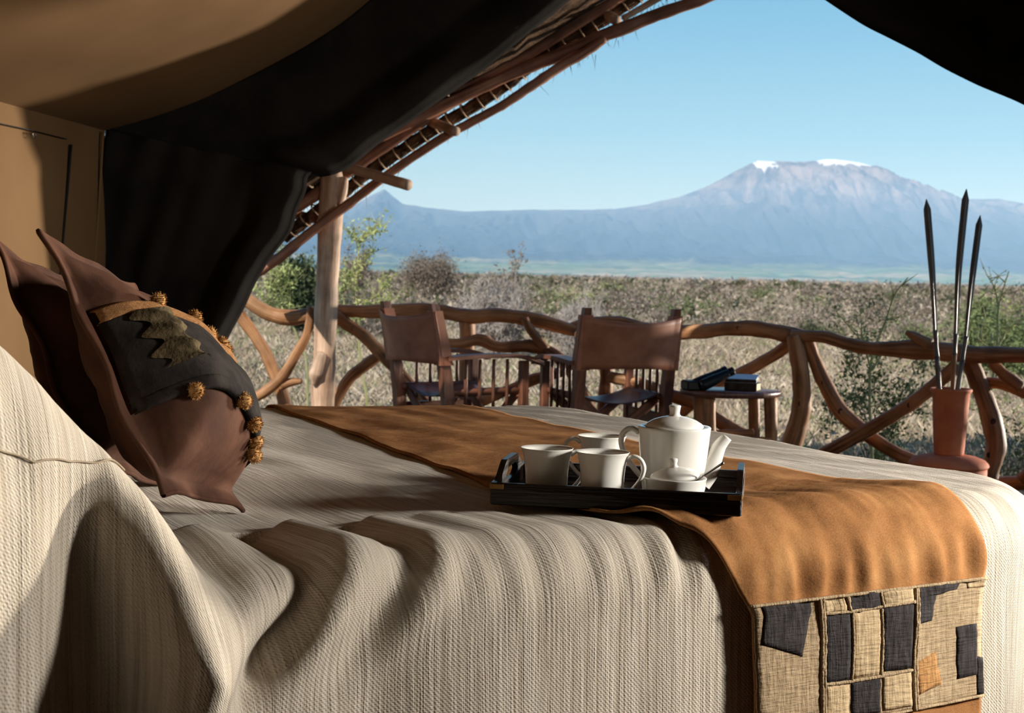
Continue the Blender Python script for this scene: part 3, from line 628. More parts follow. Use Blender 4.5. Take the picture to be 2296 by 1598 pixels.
# ================================================================== BED
ZB = .675; BU = np.array([.855, .519]); BV = np.array([-.519, .855]); BO = np.array([.229, 2.278])
UF, VN, VF, RC_, RB = 1.04, -.055, 1.98, .30, .105
L0 = RC_-RB
def bed_xy(u, v): return BO+BU*u+BV*v
def pillow_mound(u, v):
    s = sm((-.70-u)/.16)*.13+sm((-.80-u)/.26)*.19+.04*sm((-1.0-u)/.3)
    return s*(1-.75*sm((v-.30)/.25))
def surf(p, s, off=0., wr=1.0):
    """bed cloth: p metres from the head towards the foot, s metres across from the near edge"""
    a = max(p-(UF-RC_), 0.); b = 0.; sg = 0
    if s < RC_: b = RC_-s; sg = -1
    elif s > (VF-VN)-RC_: b = s-((VF-VN)-RC_); sg = 1
    rho = math.hypot(a, b); uc = min(p, UF-RC_); vc = VN+min(max(s, RC_), (VF-VN)-RC_)
    if rho < 1e-9: g_, k, th = 0., 0., 0.; da, db = 0., 0.
    else:
        da, db = a/rho, b/rho*sg
        if rho < L0: g_, k, th = rho, 0., 0.
        elif rho < L0+RB*math.pi/2: th = (rho-L0)/RB; g_, k = L0+RB*math.sin(th), RB*(1-math.cos(th))
        else: th = math.pi/2; g_, k = RC_, RB+rho-L0-RB*math.pi/2
    # hanging folds
    hang = min(1., k/.16); out = 0.
    if sg < 0 or da > 0:
        q_ = p*1.0+ (s*.35 if da > .2 else 0)
        ph = q_+.10*k
        calm = 1-.86*float(sm((p+.50)/.2)); out += hang*calm*(.020*math.sin(ph*16+1.2*math.sin(ph*5))+.012*nz(ph*9, 2.2, k*1.2)+.005*math.sin(ph*41+2*nz(ph*4, 1)))
        out += hang*.007*nz(ph*5, k*3.5, 8)
        out += (.0022*math.sin(ph*62+k*30)+.003*nz(ph*40, k*8))*math.exp(-((k-.03)/.05)**2)
        # ridge beside the covered pillow and the deep slanting fold right of it
        x1 = p+.785-.03*k
        out += hang*(.085*math.exp(-(x1/(.062 if x1 > 0 else .050))**2)-.035*math.exp(-((p+.87)/.04)**2)+.10*sm((-.90-p)/.13))
        pl_ = math.exp(-((k-.16)/.12)**2)*sm((-.84-p)/.05); out += pl_*.016*math.sin(p*52+k*6)
        for dp, am, wd, k0 in ((0, -.040, .028, .10), (.065, .024, .032, .08), (-.075, .026, .035, .10), (.15, -.018, .03, .06), (.21, .012, .03, .05)):
            out += am*math.exp(-((p+.575-dp+.8*k)/wd)**2)*math.exp(-((k-k0)/.11)**2)
        for p0, am in ((-.28, .005), (-.13, .005), (-.02, .006), (.05, .005)):
            out += am*math.sin((p-p0)*95+k*14)*math.exp(-((p-p0)/.06)**2)*math.exp(-((k-.05)/.05)**2)
    out += .03*min(k, .6)
    xy = np.array([uc+da*(g_+out*math.sin(th)), vc+db*(g_+out*math.sin(th))])
    u, v = xy
    top = -.005*math.exp(-((u-.13)/.33)**4-((v-.17)/.22)**4)+.007*nz(u*2.2, v*2.2, 5)+.004*nz(u*9, v*5, 2)+.003*math.sin(u*46+3*nz(u*3, v*3))*max(0, nz(u*2+7, v*2))
    top += .045*sm((v-.9)/1.0)*sm((.35-u)/.9)
    top -= .035*math.exp(-((p+.68)/.09)**2)*math.exp(-((s-.07)/.12)**2)
    top -= .020*math.exp(-((u+.45)/.2)**2)*math.exp(-((v-.35)/.25)**2)
    z = ZB+(top*wr+out*math.cos(th))*(1-.9*hang)-k+pillow_mound(u, max(v, -.06))*(1-sm(k/.75))
    if off: 
        z += off*math.cos(th); xy = xy+np.array([da, db])*off*math.sin(th)
    return np.array([*bed_xy(*xy), max(z, .012)])
def cloth(name, pv, sv, m, parent=None, off=0., thick=.004, offf=None, pfun=None):
    V, UV = [], []
    for s in sv:
        for p in pv:
            pp_ = pfun(p, s) if pfun else p; o = offf(pp_, s, p) if offf else off
            V.append(surf(pp_, s, o)); UV.append((pp_, s))
    ob = mesh(name, V, grid_faces(len(sv), len(pv)), m, parent, UV)
    if thick: md = ob.modifiers.new('cloth', 'SOLIDIFY'); md.thickness = thick; md.offset = -1
    return ob
pv = np.concatenate([np.arange(-1.2, -1.0, .02), np.arange(-1.0, 1.5, .0085)]); sv = np.concatenate([np.arange(-.62, .40, .0085), np.arange(.40, 2.0, .016), np.arange(2.0, 2.6, .04)])
sp_ = cloth('bedspread', pv, sv, SPREAD); tag(sp_, 'cream woven bedspread draped over the whole bed', 'bedspread'); INV[sp_.name] = Matrix.Identity(4)
bed = thing('bed', 'large bed wholly covered by the cream bedspread', 'bed', (*bed_xy(-.25, .95), 0))
MB_ = np.array([[BU[0], BV[0], 0], [BU[1], BV[1], 0], [0, 0, 1]])
def bedbox(nm, u, v, z, s, m, bev=.05):
    g_ = box_geo((0, 0, 0), s, bev); V = g_[0] @ MB_.T+np.array([*bed_xy(u, v), z]); mesh(nm, V, g_[1], m, bed, smooth=False)
bedbox('mattress', -.17, .965, .48, (2.0, 1.80, .20), PAPER); bedbox('frame', -.17, .965, .32, (2.0, 1.82, .14), CHAIRWOOD, .02)
for u in (-1.1, .7):
    for v in (.12, 1.8): bedbox('leg', u, v, .125, (.08, .08, .25), CHAIRWOOD, .01)
# stitched seam across the covered pillow
seam = [surf(p, s, .003) for p, s in zip(np.interp(np.linspace(0, 5, 21), range(6), [-1.05, -1.0, -.965, -.915, -.875, -.828]), np.interp(np.linspace(0, 5, 21), range(6), [-.08, -.07, -.058, -.018, .025, .08]))]
tube('seam', seam, .0013, mk('seam_thread', (140, 122, 98), (164, 146, 120), 30), sp_, sides=5, n=60)
# runner
def pl(s): return float(np.interp(s, [-.7, -.1, -.04, .04, .14, .45, 1.1, 2.0, 2.6], [.14, .135, .10, .035, -.055, -.055, .03, .12, .14]))
def pr(s): return float(np.interp(s, [-.7, -.1, .1, .3, .6, 1.1, 2.0, 2.6], [.665, .645, .66, .63, .60, .64, .72, .72]))
def rp(t, s): return pl(s)+(pr(s)-pl(s))*t+.006*nz(s*6, t*2)
def roff(p, s, t):
    b = .007+.020*sm((.28-s)/.30)+.004*nz(p*6, s*6)
    kk = RC_-s-L0-RB*math.pi/2+RB
    if s < .25: b += (.0045*math.sin(p*100+4*nz(p*9, s*2))+.009*nz(p*34, s*5, 4))*math.exp(-((kk-.098)/.04)**2)+.007*nz(p*14+s*6, s*9)*sm((.25-s)/.1)*math.exp(-((kk-.05)/.07)**2)
    b += .004*max(0, nz(p*3+2, s*8))+.003*max(0, nz(p*12, s*3+4))
    return b
run = thing('bed_runner', 'tan suede bed runner with a woven patchwork panel, laid across the bed', 'bed runner', surf(.4, .2))
cloth('suede_panel', np.linspace(0, 1, 76), np.concatenate([np.arange(-.62, .45, .0085), np.arange(.45, 2.5, .02)]), SUEDE, run, thick=.005, offf=roff, pfun=rp)
KS = lambda k: RC_-L0-RB*math.pi/2-(k-RB)        # hang depth -> s
SB0, SB1 = KS(.128), KS(.335)
def pt_band(a, b, off):
    a = a-.065*float(sm((a-.25)/.2)*sm((1-a)/.22)); s = SB0+(SB1-SB0)*b; p = rp(a, s); return surf(p, s, roff(p, s, a)+off)
def patch(name, quads, m, off, res=10, edge=.0025):
    V, F, UV = [], [], []
    for qd in quads:
        q4 = np.array(qd, float); base = len(V); n = res
        for i in range(n+1):
            for j in range(n+1):
                x, y = i/n, j/n; ab = q4[0]*(1-x)*(1-y)+q4[1]*x*(1-y)+q4[2]*x*y+q4[3]*(1-x)*y
                ab = ab+np.array([.004*nz(ab[1]*14, ab[0]*5, 1), .006*nz(ab[0]*14, ab[1]*5, 2)])
                e_ = .35 if i in (0, n) or j in (0, n) else 1.0
                V.append(pt_band(ab[0], ab[1], off+edge*(e_-.5))); UV.append((ab[0]*.5, ab[1]*.2))
        for i in range(n):
            for j in range(n):
                k = base+i*(n+1)+j; F.append((k, k+1, k+n+2, k+n+1))
    o = mesh(name, V, F, m, run, UV); md = o.modifiers.new('cloth', 'SOLIDIFY'); md.thickness = .003; md.offset = 0
    return o
def R_(a0, b0, a1, b1): return [(a0, b0), (a1, b0), (a1, b1), (a0, b1)]
patch('patchwork_ground', [R_(0, 0, 1, 1)], LINEN, .002, 40)
patch('patch', [[(.04, .0), (.235, .0), (.185, .44), (.02, .30)]], INDIGO, .0045)
patch('patch', [R_(.285, .01, .435, .12)], LINEN2, .0045)
patch('patch', [R_(.45, .0, .58, .135)], INDIGO, .0045)
patch('patch', [R_(.585, .005, .71, .125)], LINEN2, .0045)
patch('patch', [R_(.29, .135, .452, .68)], INDIGO, .0045)
patch('patch', [R_(.462, .135, .575, .68)], LINEN2, .0045)
patch('patch', [R_(.585, .13, .712, .65)], INDIGO, .0045)
patch('patch', [R_(.29, .70, .445, .99)], LINEN2, .0045)
patch('patch', [R_(.455, .69, .575, .97)], INDIGO, .0045)
patch('patch', [R_(.585, .67, .71, .96)], LINEN2, .0045)
patch('patch', [[(.735, .01), (.90, .0), (.89, .06), (.735, .10)], [(.735, .09), (.815, .07), (.805, .29), (.735, .30)]], INDIGO, .0045)
patch('patch', [R_(.93, .005, .998, .07)], LINEN2, .0045)
patch('patch', [R_(.90, .38, .975, .82), [(.975, .66), (1.0, .68), (1.0, 1.0), (.972, .98)]], INDIGO, .0045)
patch('patch', [[(.735, .62), (.825, .56), (.845, .84), (.745, .88)]], RUST, .0045)
def seamline(pts, r=.0035): tube('seam', [pt_band(a, b, .006) for a, b in pts], r, LINEN, run, rough=.4, sides=6, n=40, seed=len(bpy.data.objects) % 50)
for a in (.268, .28, .722, .733): seamline([(a, 0), (a+.004, .3), (a-.002, .6), (a, 1)])
for a in (.443, .58): seamline([(a, 0), (a+.006, .13)]); 
for a in (.457, .578): seamline([(a, .14), (a+.003, .4), (a, .68)], .003)
for b in (.13, .685): seamline([(.285, b), (.45, b+.005), (.58, b-.005), (.715, b-.02)], .003)
seamline([(0, 0), (.3, .0), (.6, .0), (1, 0)], .003); seamline([(0, 1), (.3, 1), (.6, 1), (1, 1)], .003)

# ------------------------------------------------------------------ cushions
def cushion(label, near_bottom, Wd, lean, hx, hy, T, band, seed, phi=math.radians(14)):
    Wd = np.array([*Wd, 0.]); Wd /= np.linalg.norm(Wd); Nh = np.array([Wd[1], -Wd[0], 0]); Hd = math.cos(lean)*np.array([0, 0, 1.])-math.sin(lean)*Nh; N = math.cos(lean)*Nh+math.sin(lean)*np.array([0, 0, 1.]); Wd, Hd = math.cos(phi)*Wd-math.sin(phi)*Hd, math.cos(phi)*Hd+math.sin(phi)*Wd
    nb = np.array(near_bottom); C0 = nb+Wd*hx+Hd*hy
    t = thing('cushion', label, 'cushion', nb+Wd*hx, 0, 'brown suede cushions on the bed')
    fl_ = .86
    def pt(a, b, side, off=0.):
        ia, ib = min(1, abs(a)/fl_), min(1, abs(b)/fl_); th = T*((1-ia**2.6)*(1-ib**2.4))**.5*(1-.62*b-.12*b*b)*(1 if side > 0 else .5)
        x = a*hx*(1-.04*(1-b*b)*abs(a)); y = b*hy*(1-.07*(1-a*a)*abs(b))
        wv = .008*nz(a*2+seed, b*2, 1)+.005*math.sin(b*8+a*4+seed)*sm((max(abs(a), abs(b))-fl_)/.1)
        wr_ = (.006*nz(a*3+seed, b*3, 7)+.005*nz(a*4+b*7, b*4-a*5, seed)*(abs(a)+.2))*(ia < 1)*(ib < 1)*min(1, th/.04)
        return C0+Wd*x+Hd*y+N*(side*(th+off+.003)+wv+wr_*side)
    def uvn(n): return np.sign(np.linspace(-1, 1, n))*np.abs(np.linspace(-1, 1, n))**.8
    n = 56; G = uvn(n); geos = []
    for side in (1, -1):
        V = [pt(a, b, side) for a in G for b in G]; F = grid_faces(n, n); geos.append((V, F if side < 0 else [f[::-1] for f in F], [(a, b) for a in G for b in G]))
    g_ = join(geos); mesh('cover', g_[0], g_[1], SUEDEDARK, t, g_[2])
    per = [(-1+2*k/30, -1) for k in range(30)]+[(1, -1+2*k/30) for k in range(30)]+[(1-2*k/30, 1) for k in range(30)]+[(-1, 1-2*k/30) for k in range(31)]
    tube('piping', [pt(a, b, 0) for a, b in per], .0042, SUEDEDARK, t, sides=6, n=240, caps=False)
    if band:
        drop = lambda a: .36*sm((a+.75)/1.25)
        def strip(nm, b0, b1, m, off, a0=-.88, nA=60, nB=16, wavy=0., bend=.06):
            V, UV = [], []
            for a in np.linspace(a0, .83, nA):
                for j in range(nB):
                    f = j/(nB-1); b = b0+(b1-b0)*f-drop(a); V.append(pt(a, b, 1, off*(1 if 0 < j < nB-1 else .3))); UV.append((a, b))
            o = mesh(nm, V, grid_faces(nA, nB)[::-1], m, t, UV); md = o.modifiers.new('cloth', 'SOLIDIFY'); md.thickness = .003; return o
        strip('cloth_band', -.37, .30, BANDCLOTH, .006)
        trim_ = strip('braid_trim', .27, .37, TRIMTAN, .010, nB=8)
        hem_ = strip('band_hem', -.40, -.32, BANDCLOTH, .010, nB=8)
        V, UV = [], []                                  # raised wavy tan strip near the flange
        for i in range(30):
            f = i/29; b = -.20+.46*f
            for j in range(9):
                g2 = j/8; a = -.80+.20*g2+.03*math.sin(f*19+2*g2)+.05*f*g2; V.append(pt(a, b-drop(a), 1, .020+.010*math.sin(g2*math.pi)*(1+.5*math.sin(f*22+g2*4)))); UV.append((a, b))
        mesh('ruffled_strip', V, grid_faces(30, 9), RUFFLE, t, UV)
        def pom(p, r, k, par):
            V, F = [], []; rs = np.random.default_rng(k); gx, gf = lathe_geo([(r*.8*math.sin(q), -r*.8*math.cos(q)) for q in np.linspace(.01, math.pi-.01, 8)], 12)[:2]
            V = list(gx); F = list(gf)
            for i in range(260):
                d = rs.normal(size=3); d /= np.linalg.norm(d); e1 = np.cross(d, rs.normal(size=3)); e1 /= np.linalg.norm(e1); q_ = len(V)
                V += [d*r*.7+e1*r*.07, d*r*.7-e1*r*.07, d*r*(1.0+.16*rs.random())+e1*r*.12*rs.normal()]; F.append((q_, q_+1, q_+2))
            mesh('pompom', np.array(V)+p, F, POM, par)
        for k, a in enumerate((-.45, -.10, .14, .34, .48)): pom(pt(a, .41-drop(a), 1, .012), .0135, k, trim_)
        for k, a in enumerate((-.72, -.25, .05, .28, .42, .55)): pom(pt(a, -.42-drop(a), 1, .014), .0135, k+9, hem_)
    return t
ZC = ZB-.01
cushion('large brown suede cushion with charcoal band and tan pompoms, leaning on the bed', (-.475, 2.0, .74), (0.0, 1), math.radians(29), .185, .213, .110, True, 0)
cushion('plain brown suede cushion whose corner shows behind the pompom cushion', (-.635, 2.24, .735), (0.0, 1), math.radians(29), .185, .213, .11, False, 5)

# ------------------------------------------------------------------ tray and tea things
TH = .375
def bedpt(px, py, z):
    d = R3 @ np.array([(px-W0/2)/FPX, -(py-H0/2)/FPX, -1.0]); return np.array([0, 0, EYE])+d*((z-EYE)/d[2])
ZT = ZB+.007
fl_, fr_ = bedpt(1098, 1131, ZT), bedpt(1662, 1159, ZT)
TX = (fr_-fl_); TL = np.linalg.norm(TX); TX /= TL; TYv = np.array([-TX[1], TX[0], 0]); TD = .30
tray = thing('tea_tray', 'dark wooden tray with raised end handles and brass corners, on the bed', 'tray', (fl_+fr_)/2+TYv*TD/2, math.atan2(TX[1], TX[0]))
def tb(nm, c, s, m=TRAYWOOD, bev=.002): g_ = box_geo(c, s, bev); return mesh(nm, g_[0], g_[1], m, tray, g_[2], smooth=False, local=True)
WH = .036
tb('base', (0, 0, .0045), (TL-.008, TD-.008, .007)); tb('side', (0, -TD/2+.005, WH/2), (TL, .010, WH)); tb('side', (0, TD/2-.005, WH/2), (TL, .010, WH))
for sx in (-1, 1):
    ny = 41; V = []; ysl = np.linspace(-TD/2+.010, TD/2-.010, ny)
    for y in ysl:
        f = abs(y)/(TD/2); top = WH+.026*(1-sm((f-.30)/.5)); lo = .0; V.append((y, top))
    hole = lambda y: .022*math.sqrt(max(0, 1-(y/.052)**4))
    # end panel with a hand hole: built as strips above and below the hole
    VV, F = [], []
    for k, x in enumerate((sx*(TL/2)-sx*.010, sx*(TL/2))):
        for (y, top) in V:
            hh = hole(y)*.5 if abs(y) < .052 else 0; mid = WH+.001
            VV += [(x, y, 0), (x, y, mid-hh if abs(y) < .052 else min(mid, top*.6)), (x, y, mid+hh if abs(y) < .052 else min(mid, top*.6)), (x, y, top)]
    n4 = ny*4
    for i in range(ny-1):
        a = i*4
        for j in (0, 2):
            F += [(a+j, a+j+1, a+j+5, a+j+4), (n4+a+j, n4+a+j+4, n4+a+j+5, n4+a+j+1)]
        for j in (0, 1, 2, 3): F.append((a+j, a+j+4, n4+a+j+4, n4+a+j))
    F += [(0, 1, n4+1, n4), (2, 3, n4+3, n4+2), ((ny-1)*4, (ny-1)*4+1, n4+(ny-1)*4+1, n4+(ny-1)*4), ((ny-1)*4+2, (ny-1)*4+3, n4+(ny-1)*4+3, n4+(ny-1)*4+2)]
    VV = np.array(VV); mesh('end_handle', VV, F, TRAYWOOD, tray, np.stack([VV[:, 0]+VV[:, 2], VV[:, 1]], 1), smooth=False, local=True)
    tb('brass_corner', (sx*(TL/2-.011), -TD/2-.0004, WH-.006), (.022, .0016, .008), BRASS, .0004)
    tb('brass_corner', (sx*(TL/2+.0004), -TD/2+.008, WH-.006), (.0016, .014, .008), BRASS, .0004)
FLZ = ZT+.0082
def handle_geo(p0, pts, rx, rz):
    return tube_geo(pts, [1.0, .9, .85, .85, .9, 1.0], sides=12, n=40, flat=(rx, rz))
def mug(label, px, py, ang):
    c = bedpt(px, py, FLZ+.0785)
    t = thing('mug', label, 'mug', (c[0], c[1], FLZ), ang, 'white mugs on the tea tray')
    prof = [(0, .0), (.030, 0), (.0335, .002), (.0345, .006), (.0350, .02), (.0358, .040), (.0375, .058), (.0400, .070), (.0428, .0785), (.0436, .0795), (.0430, .0803), (.0395, .074), (.0360, .060), (.0335, .040), (.0325, .012), (.029, .006), (0, .006)]
    g_ = lathe_geo(prof, 56); mesh('cup', *g_[:2], PORCELAIN, t, g_[2], local=True)
    h = catmull([(.0395, 0, .068), (.050, 0, .0745), (.0625, 0, .070), (.0685, 0, .056), (.063, 0, .038), (.048, 0, .018), (.0348, 0, .006)], 36)
    g_ = tube_geo(h, 1.0, sides=12, n=40, flat=(.0058, .0036)); mesh('handle', *g_[:2], PORCELAIN, t, g_[2], local=True)
    return t
mug('white porcelain mug at the left end of the tray', 1227, 1005, .10)
mug('white porcelain mug at the tray front, directly left of the sugar bowl', 1352, 1014, -.28)
mug('white porcelain mug at the back of the tray, handle to the left', 1350, 978, math.pi+.15)
# teapot
tpz = .112; c = bedpt(1512, 957, FLZ+tpz)
pot = thing('teapot', 'white porcelain teapot with a domed knobbed lid at the back of the tray', 'teapot', (c[0], c[1], FLZ), .0)
s_ = .0615/.0615
prof = [(0, 0), (.048, 0), (.051, .003), (.0525, .010), (.055, .04), (.0585, .075), (.0615, .108), (.0622, .1115), (.061, .1135), (.054, .1125), (.050, .110), (.049, .10), (.046, .04), (.043, .008), (0, .008)]
g_ = lathe_geo(prof, 72); mesh('body', *g_[:2], PORCELAIN, pot, g_[2], local=True)
g_ = lathe_geo([(0, .108), (.045, .108), (.049, .112), (.0495, .1145), (.046, .1185), (.036, .1245), (.022, .129), (.012, .131), (0, .1315)], 56); lid = mesh('lid', *g_[:2], PORCELAIN, pot, g_[2], local=True)
g_ = lathe_geo([(.0115, .1306), (.0092, .133), (.0085, .136), (.0098, .1455), (.0104, .1475), (.009, .149), (0, .1492)], 40); mesh('knob', *g_[:2], PORCELAIN, lid, g_[2], local=True)
g_ = tube_geo([(.044, 0, .022), (.058, 0, .040), (.068, 0, .062), (.078, 0, .082), (.090, 0, .0975)], [.0235, .021, .0160, .0115, .0092], sides=20, n=26, caps=False)
gi = tube_geo([(.060, 0, .045), (.068, 0, .062), (.078, 0, .082), (.0902, 0, .0977)], [.012, .012, .0095, .0072], sides=20, n=26, caps=False)
nr = len(g_[0]); G2 = join([g_, (gi[0], [f[::-1] for f in gi[1]], gi[2])]); Fr = list(G2[1])
for j in range(20): Fr.append((25*20+j, 25*20+(j+1) % 20, nr+25*20+(j+1) % 20, nr+25*20+j))
mesh('spout', G2[0], Fr, PORCELAIN, pot, G2[2], local=True)
g_ = tube_geo([(-.0605, 0, .102), (-.074, 0, .1085), (-.0865, 0, .100), (-.0895, 0, .084), (-.082, 0, .062), (-.068, 0, .042), (-.0535, 0, .026)], 1.0, sides=14, n=46, flat=(.0075, .0048)); mesh('handle', *g_[:2], PORCELAIN, pot, g_[2], local=True)
# sugar bowl
c = bedpt(1514, 1070, FLZ+.0405)
bowl = thing('sugar_bowl', 'low white porcelain sugar bowl with tilted lid at the tray front', 'sugar bowl', (c[0], c[1], FLZ))
g_ = lathe_geo([(a_, b_*.875) for a_, b_ in [(0, 0), (.040, 0), (.044, .003), (.0470, .012), (.0492, .030), (.0508, .044), (.0515, .046), (.0503, .0472), (.047, .044), (.0455, .030), (.042, .008), (0, .008)]], 64); mesh('bowl', *g_[:2], PORCELAIN, bowl, g_[2], local=True)
g_ = lathe_geo([(0, -.003), (.038, -.003), (.0405, 0), (.041, .002), (.038, .006), (.028, .0115), (.015, .015), (.008, .0165), (0, .0167)], 56); gk = lathe_geo([(.0078, .0163), (.0055, .019), (.0052, .022), (.0068, .0265), (.007, .029), (.0055, .0305), (0, .031)], 36)
TL_ = lambda q_: q_ @ rot('Y', -.10).T @ rot('X', .03).T+np.array([-.001, .0, .0410])
V = g_[0] @ rot('Y', -.10).T @ rot('X', .03).T+np.array([-.001, .0, .0410]); sl_ = mesh('lid', V, g_[1], PORCELAIN, bowl, g_[2], local=True); mesh('knob', TL_(gk[0]), gk[1], PORCELAIN, sl_, gk[2], local=True)
sp0 = np.array([c[0]+.022, c[1]-.012, FLZ+.030]); sp1 = bedpt(1622, 1037, FLZ+.072)
spo = thing('teaspoon', 'steel teaspoon standing in the sugar bowl', 'spoon', sp0)
g_ = tube_geo([sp0, sp0+(sp1-sp0)*.35, sp0+(sp1-sp0)*.7, sp1], [.0019, .0017, .0022, .0031], sides=10, n=20, flat=(1.0, .7)); mesh('stem', *g_[:2], STEEL, spo, g_[2])
g_ = tube_geo([sp0-(sp1-sp0)*.25, sp0-(sp1-sp0)*.12, sp0], [.006, .009, .002], sides=12, n=12, flat=(1, .35)); mesh('scoop', *g_[:2], STEEL, spo, g_[2])

# ================================================================== VEGETATION
def veg_mat(name, c1, c2, tr=.0, attr=False, rough=.8):
    q = NT(name); v = q.coord('Object', (1, 1, 1)); f = q.noise(v, 3.0, 3)
    col = q.ramp(f, [(.35, srgb(*c1)), (.65, srgb(*c2))])
    if attr:
        at = q.n('ShaderNodeAttribute'); at.attribute_name = 'Col'; col = at.outputs['Color']
    return q.done(col, rough, None, .1)
GRASS = veg_mat('dry_grass', (0, 0, 0), (0, 0, 0), attr=True)
TWIG_GREY = veg_mat('grey_twigs', (160, 146, 136), (200, 188, 176)); TWIG_BROWN = veg_mat('brown_twigs', (104, 86, 74), (142, 122, 104)); TWIG_DARK = veg_mat('dark_twigs', (54, 44, 34), (82, 70, 54)); STEM_PALE = veg_mat('pale_green_stem', (140, 140, 92), (172, 166, 120))
LEAF_GREEN = veg_mat('green_leaf', (88, 98, 62), (124, 134, 88)); LEAF_YEL = veg_mat('yellow_green_leaf', (138, 148, 88), (176, 184, 122)); LEAF_DARK = veg_mat('dark_green_leaf', (70, 78, 54), (100, 108, 74)); LEAF_GREY = veg_mat('grey_brown_leaf', (118, 104, 92), (150, 134, 118))
def seg_arrays(segs):
    V, T = [], []
    for (a, b, r0, r1) in segs:
        d = b-a; L = np.linalg.norm(d)+1e-9; d = d/L; n1 = np.cross(d, [.3, .5, .8]); n1 /= np.linalg.norm(n1)+1e-9; n2 = np.cross(d, n1); o = len(V)
        for c_, r in ((a, r0), (b, r1)):
            for k in range(3): an = k*2.0944; V.append(c_+(math.cos(an)*n1+math.sin(an)*n2)*r)
        for k in range(3): k2 = (k+1) % 3; T += [(o+k, o+k2, o+3+k2), (o+k, o+3+k2, o+3+k)]
    return np.array(V), np.array(T)
def grow(base, h, w_, levels, nb, rs, up=.6, stems=4, curl=.25, r0=.02, rmin=0.):
    segs, tips = [], []
    def go(p, d, L, r, lv):
        n = 4
        for i in range(n):
            d2 = d+rs.normal(size=3)*curl; d2[2] += .06*up; d2 /= np.linalg.norm(d2); q_ = p+d2*L/n; segs.append((p, q_, max(rmin, r*(1-i/n*.45)), max(rmin, r*(1-(i+1)/n*.45)))); p, d = q_, d2
            tips.append((p, lv))
            if lv < levels:
                for _ in range(nb if i > 0 else 1):
                    e_ = d+rs.normal(size=3)*.75; e_[2] += up*.35; e_ /= np.linalg.norm(e_); go(p, e_, L*(.45+.2*rs.random()), r*.5, lv+1)
    for k in range(stems):
        a = k/stems*6.28+rs.random(); d = np.array([math.cos(a)*w_/h*.8, math.sin(a)*w_/h*.8, 1.0])+rs.normal(size=3)*.15; d /= np.linalg.norm(d); go(np.array(base, float), d, h*(.62+.25*rs.random()), r0, 0)
    return segs, tips
def leaves(pts, n, size, rs, spread):
    i = rs.integers(0, len(pts), n); c_ = np.array(pts)[i]+rs.normal(size=(n, 3))*spread; d = rs.normal(size=(n, 3)); d /= np.linalg.norm(d, axis=1)[:, None]; e_ = np.cross(d, rs.normal(size=(n, 3))); e_ /= np.linalg.norm(e_, axis=1)[:, None]
    s_ = size*(.6+.8*rs.random((n, 1))); V = np.stack([c_-d*s_, c_+e_*s_*.45, c_+d*s_, c_-e_*s_*.45], 1).reshape(-1, 3); o = np.arange(n)[:, None]*4
    return V, np.concatenate([o+[0, 1, 2], o+[0, 2, 3]])
def shrub(name, label, cat, base, h, w_, leafm, nleaf, lsize, twigm, seed, levels=2, nb=2, stems=5, up=.6, curl=.25, r0=None, spread=None, group=None, fit=True, rmin=0.):
    rs = np.random.default_rng(seed); segs, tips = grow((0, 0, 0), h, w_, levels, nb, rs, up, stems, curl, r0 or h*.018, rmin)
    V, T = seg_arrays(segs); k = np.array([1, 1, 1.])
    if fit:
        ex = V.max(0)-V.min(0); k = np.array([w_/ex[0], w_/max(ex[1], .1), h/V[:, 2].max()])
    t = thing(name, label, cat, base, 0, group)
    if fit: off = np.array([(V[:, 0].max()+V[:, 0].min())/2, (V[:, 1].max()+V[:, 1].min())/2, 0])
    else: off = np.zeros(3)
    hi = (V[:, 2:3]/max(V[:, 2].max(), 1e-6)).clip(0, 1)
    o = fast_mesh('branches', (V-off*hi)*k, T, twigm); o.parent = t
    if nleaf:
        tp_ = np.array([p for p, lv in tips if lv >= min(1, levels)]); ht = (tp_[:, 2:3]/max(V[:, 2].max(), 1e-6)).clip(0, 1); LV, LT = leaves((tp_-off*ht)*k, nleaf, lsize, rs, spread or h*.02); o = fast_mesh('foliage', LV, LT, leafm); o.parent = t
    return t
def gp(px, Y, z=GZ): p = P(px, 700, Y); return (p[0], p[1], z)
def hh(py, Y): return P(1148, py, Y)[2]-GZ
def place(name, label, cat, px0, px1, py_top, Y, *a, **k):
    w_ = (px1-px0)*Y/FPX; cx = (px0+px1)/2; h = P(cx, py_top, Y)[2]-GZ
    return shrub(name, label, cat, gp(cx, Y), h, w_, *a, **k)
place('acacia_bush', 'dark green dense bush behind the left of the veranda post', 'bush', 590, 722, 545, 34, LEAF_DARK, 9000, .05, TWIG_DARK, 1, levels=3, nb=2, stems=5, spread=.09)
place('thorn_tree', 'round grey-brown leafless thorn tree on the plain, above the left chair', 'tree', 893, 1030, 556, 75, LEAF_GREY, 15000, .06, TWIG_BROWN, 4, levels=3, nb=2, stems=8, spread=.26, up=.9)
place('thorn_tree', 'small dark thorn tree on the plain just right of the veranda post', 'tree', 762, 832, 548, 80, LEAF_GREY, 3000, .07, TWIG_DARK, 5, levels=3, nb=1, stems=4, spread=.12, up=.9)
place('dry_bush', 'pale grey tangled leafless bush between the two chairs', 'bush', 1010, 1215, 596, 26, LEAF_GREY, 0, .03, TWIG_GREY, 6, levels=3, nb=2, stems=13, curl=.32, r0=.04, rmin=.009)
place('dead_tree', 'slim tan dead tree standing up above the grey bush', 'tree', 1085, 1175, 540, 34, LEAF_GREY, 700, .04, veg_mat('tan_twigs', (150, 124, 96), (184, 156, 124)), 7, levels=2, nb=1, stems=2, up=1.6, curl=.16, r0=.03)
place('dry_bush', 'low grey leafless bush behind the back of the middle chair', 'bush', 1205, 1415, 632, 24, LEAF_GREY, 0, .03, TWIG_GREY, 8, levels=3, nb=2, stems=12, curl=.32, r0=.04, rmin=.008)
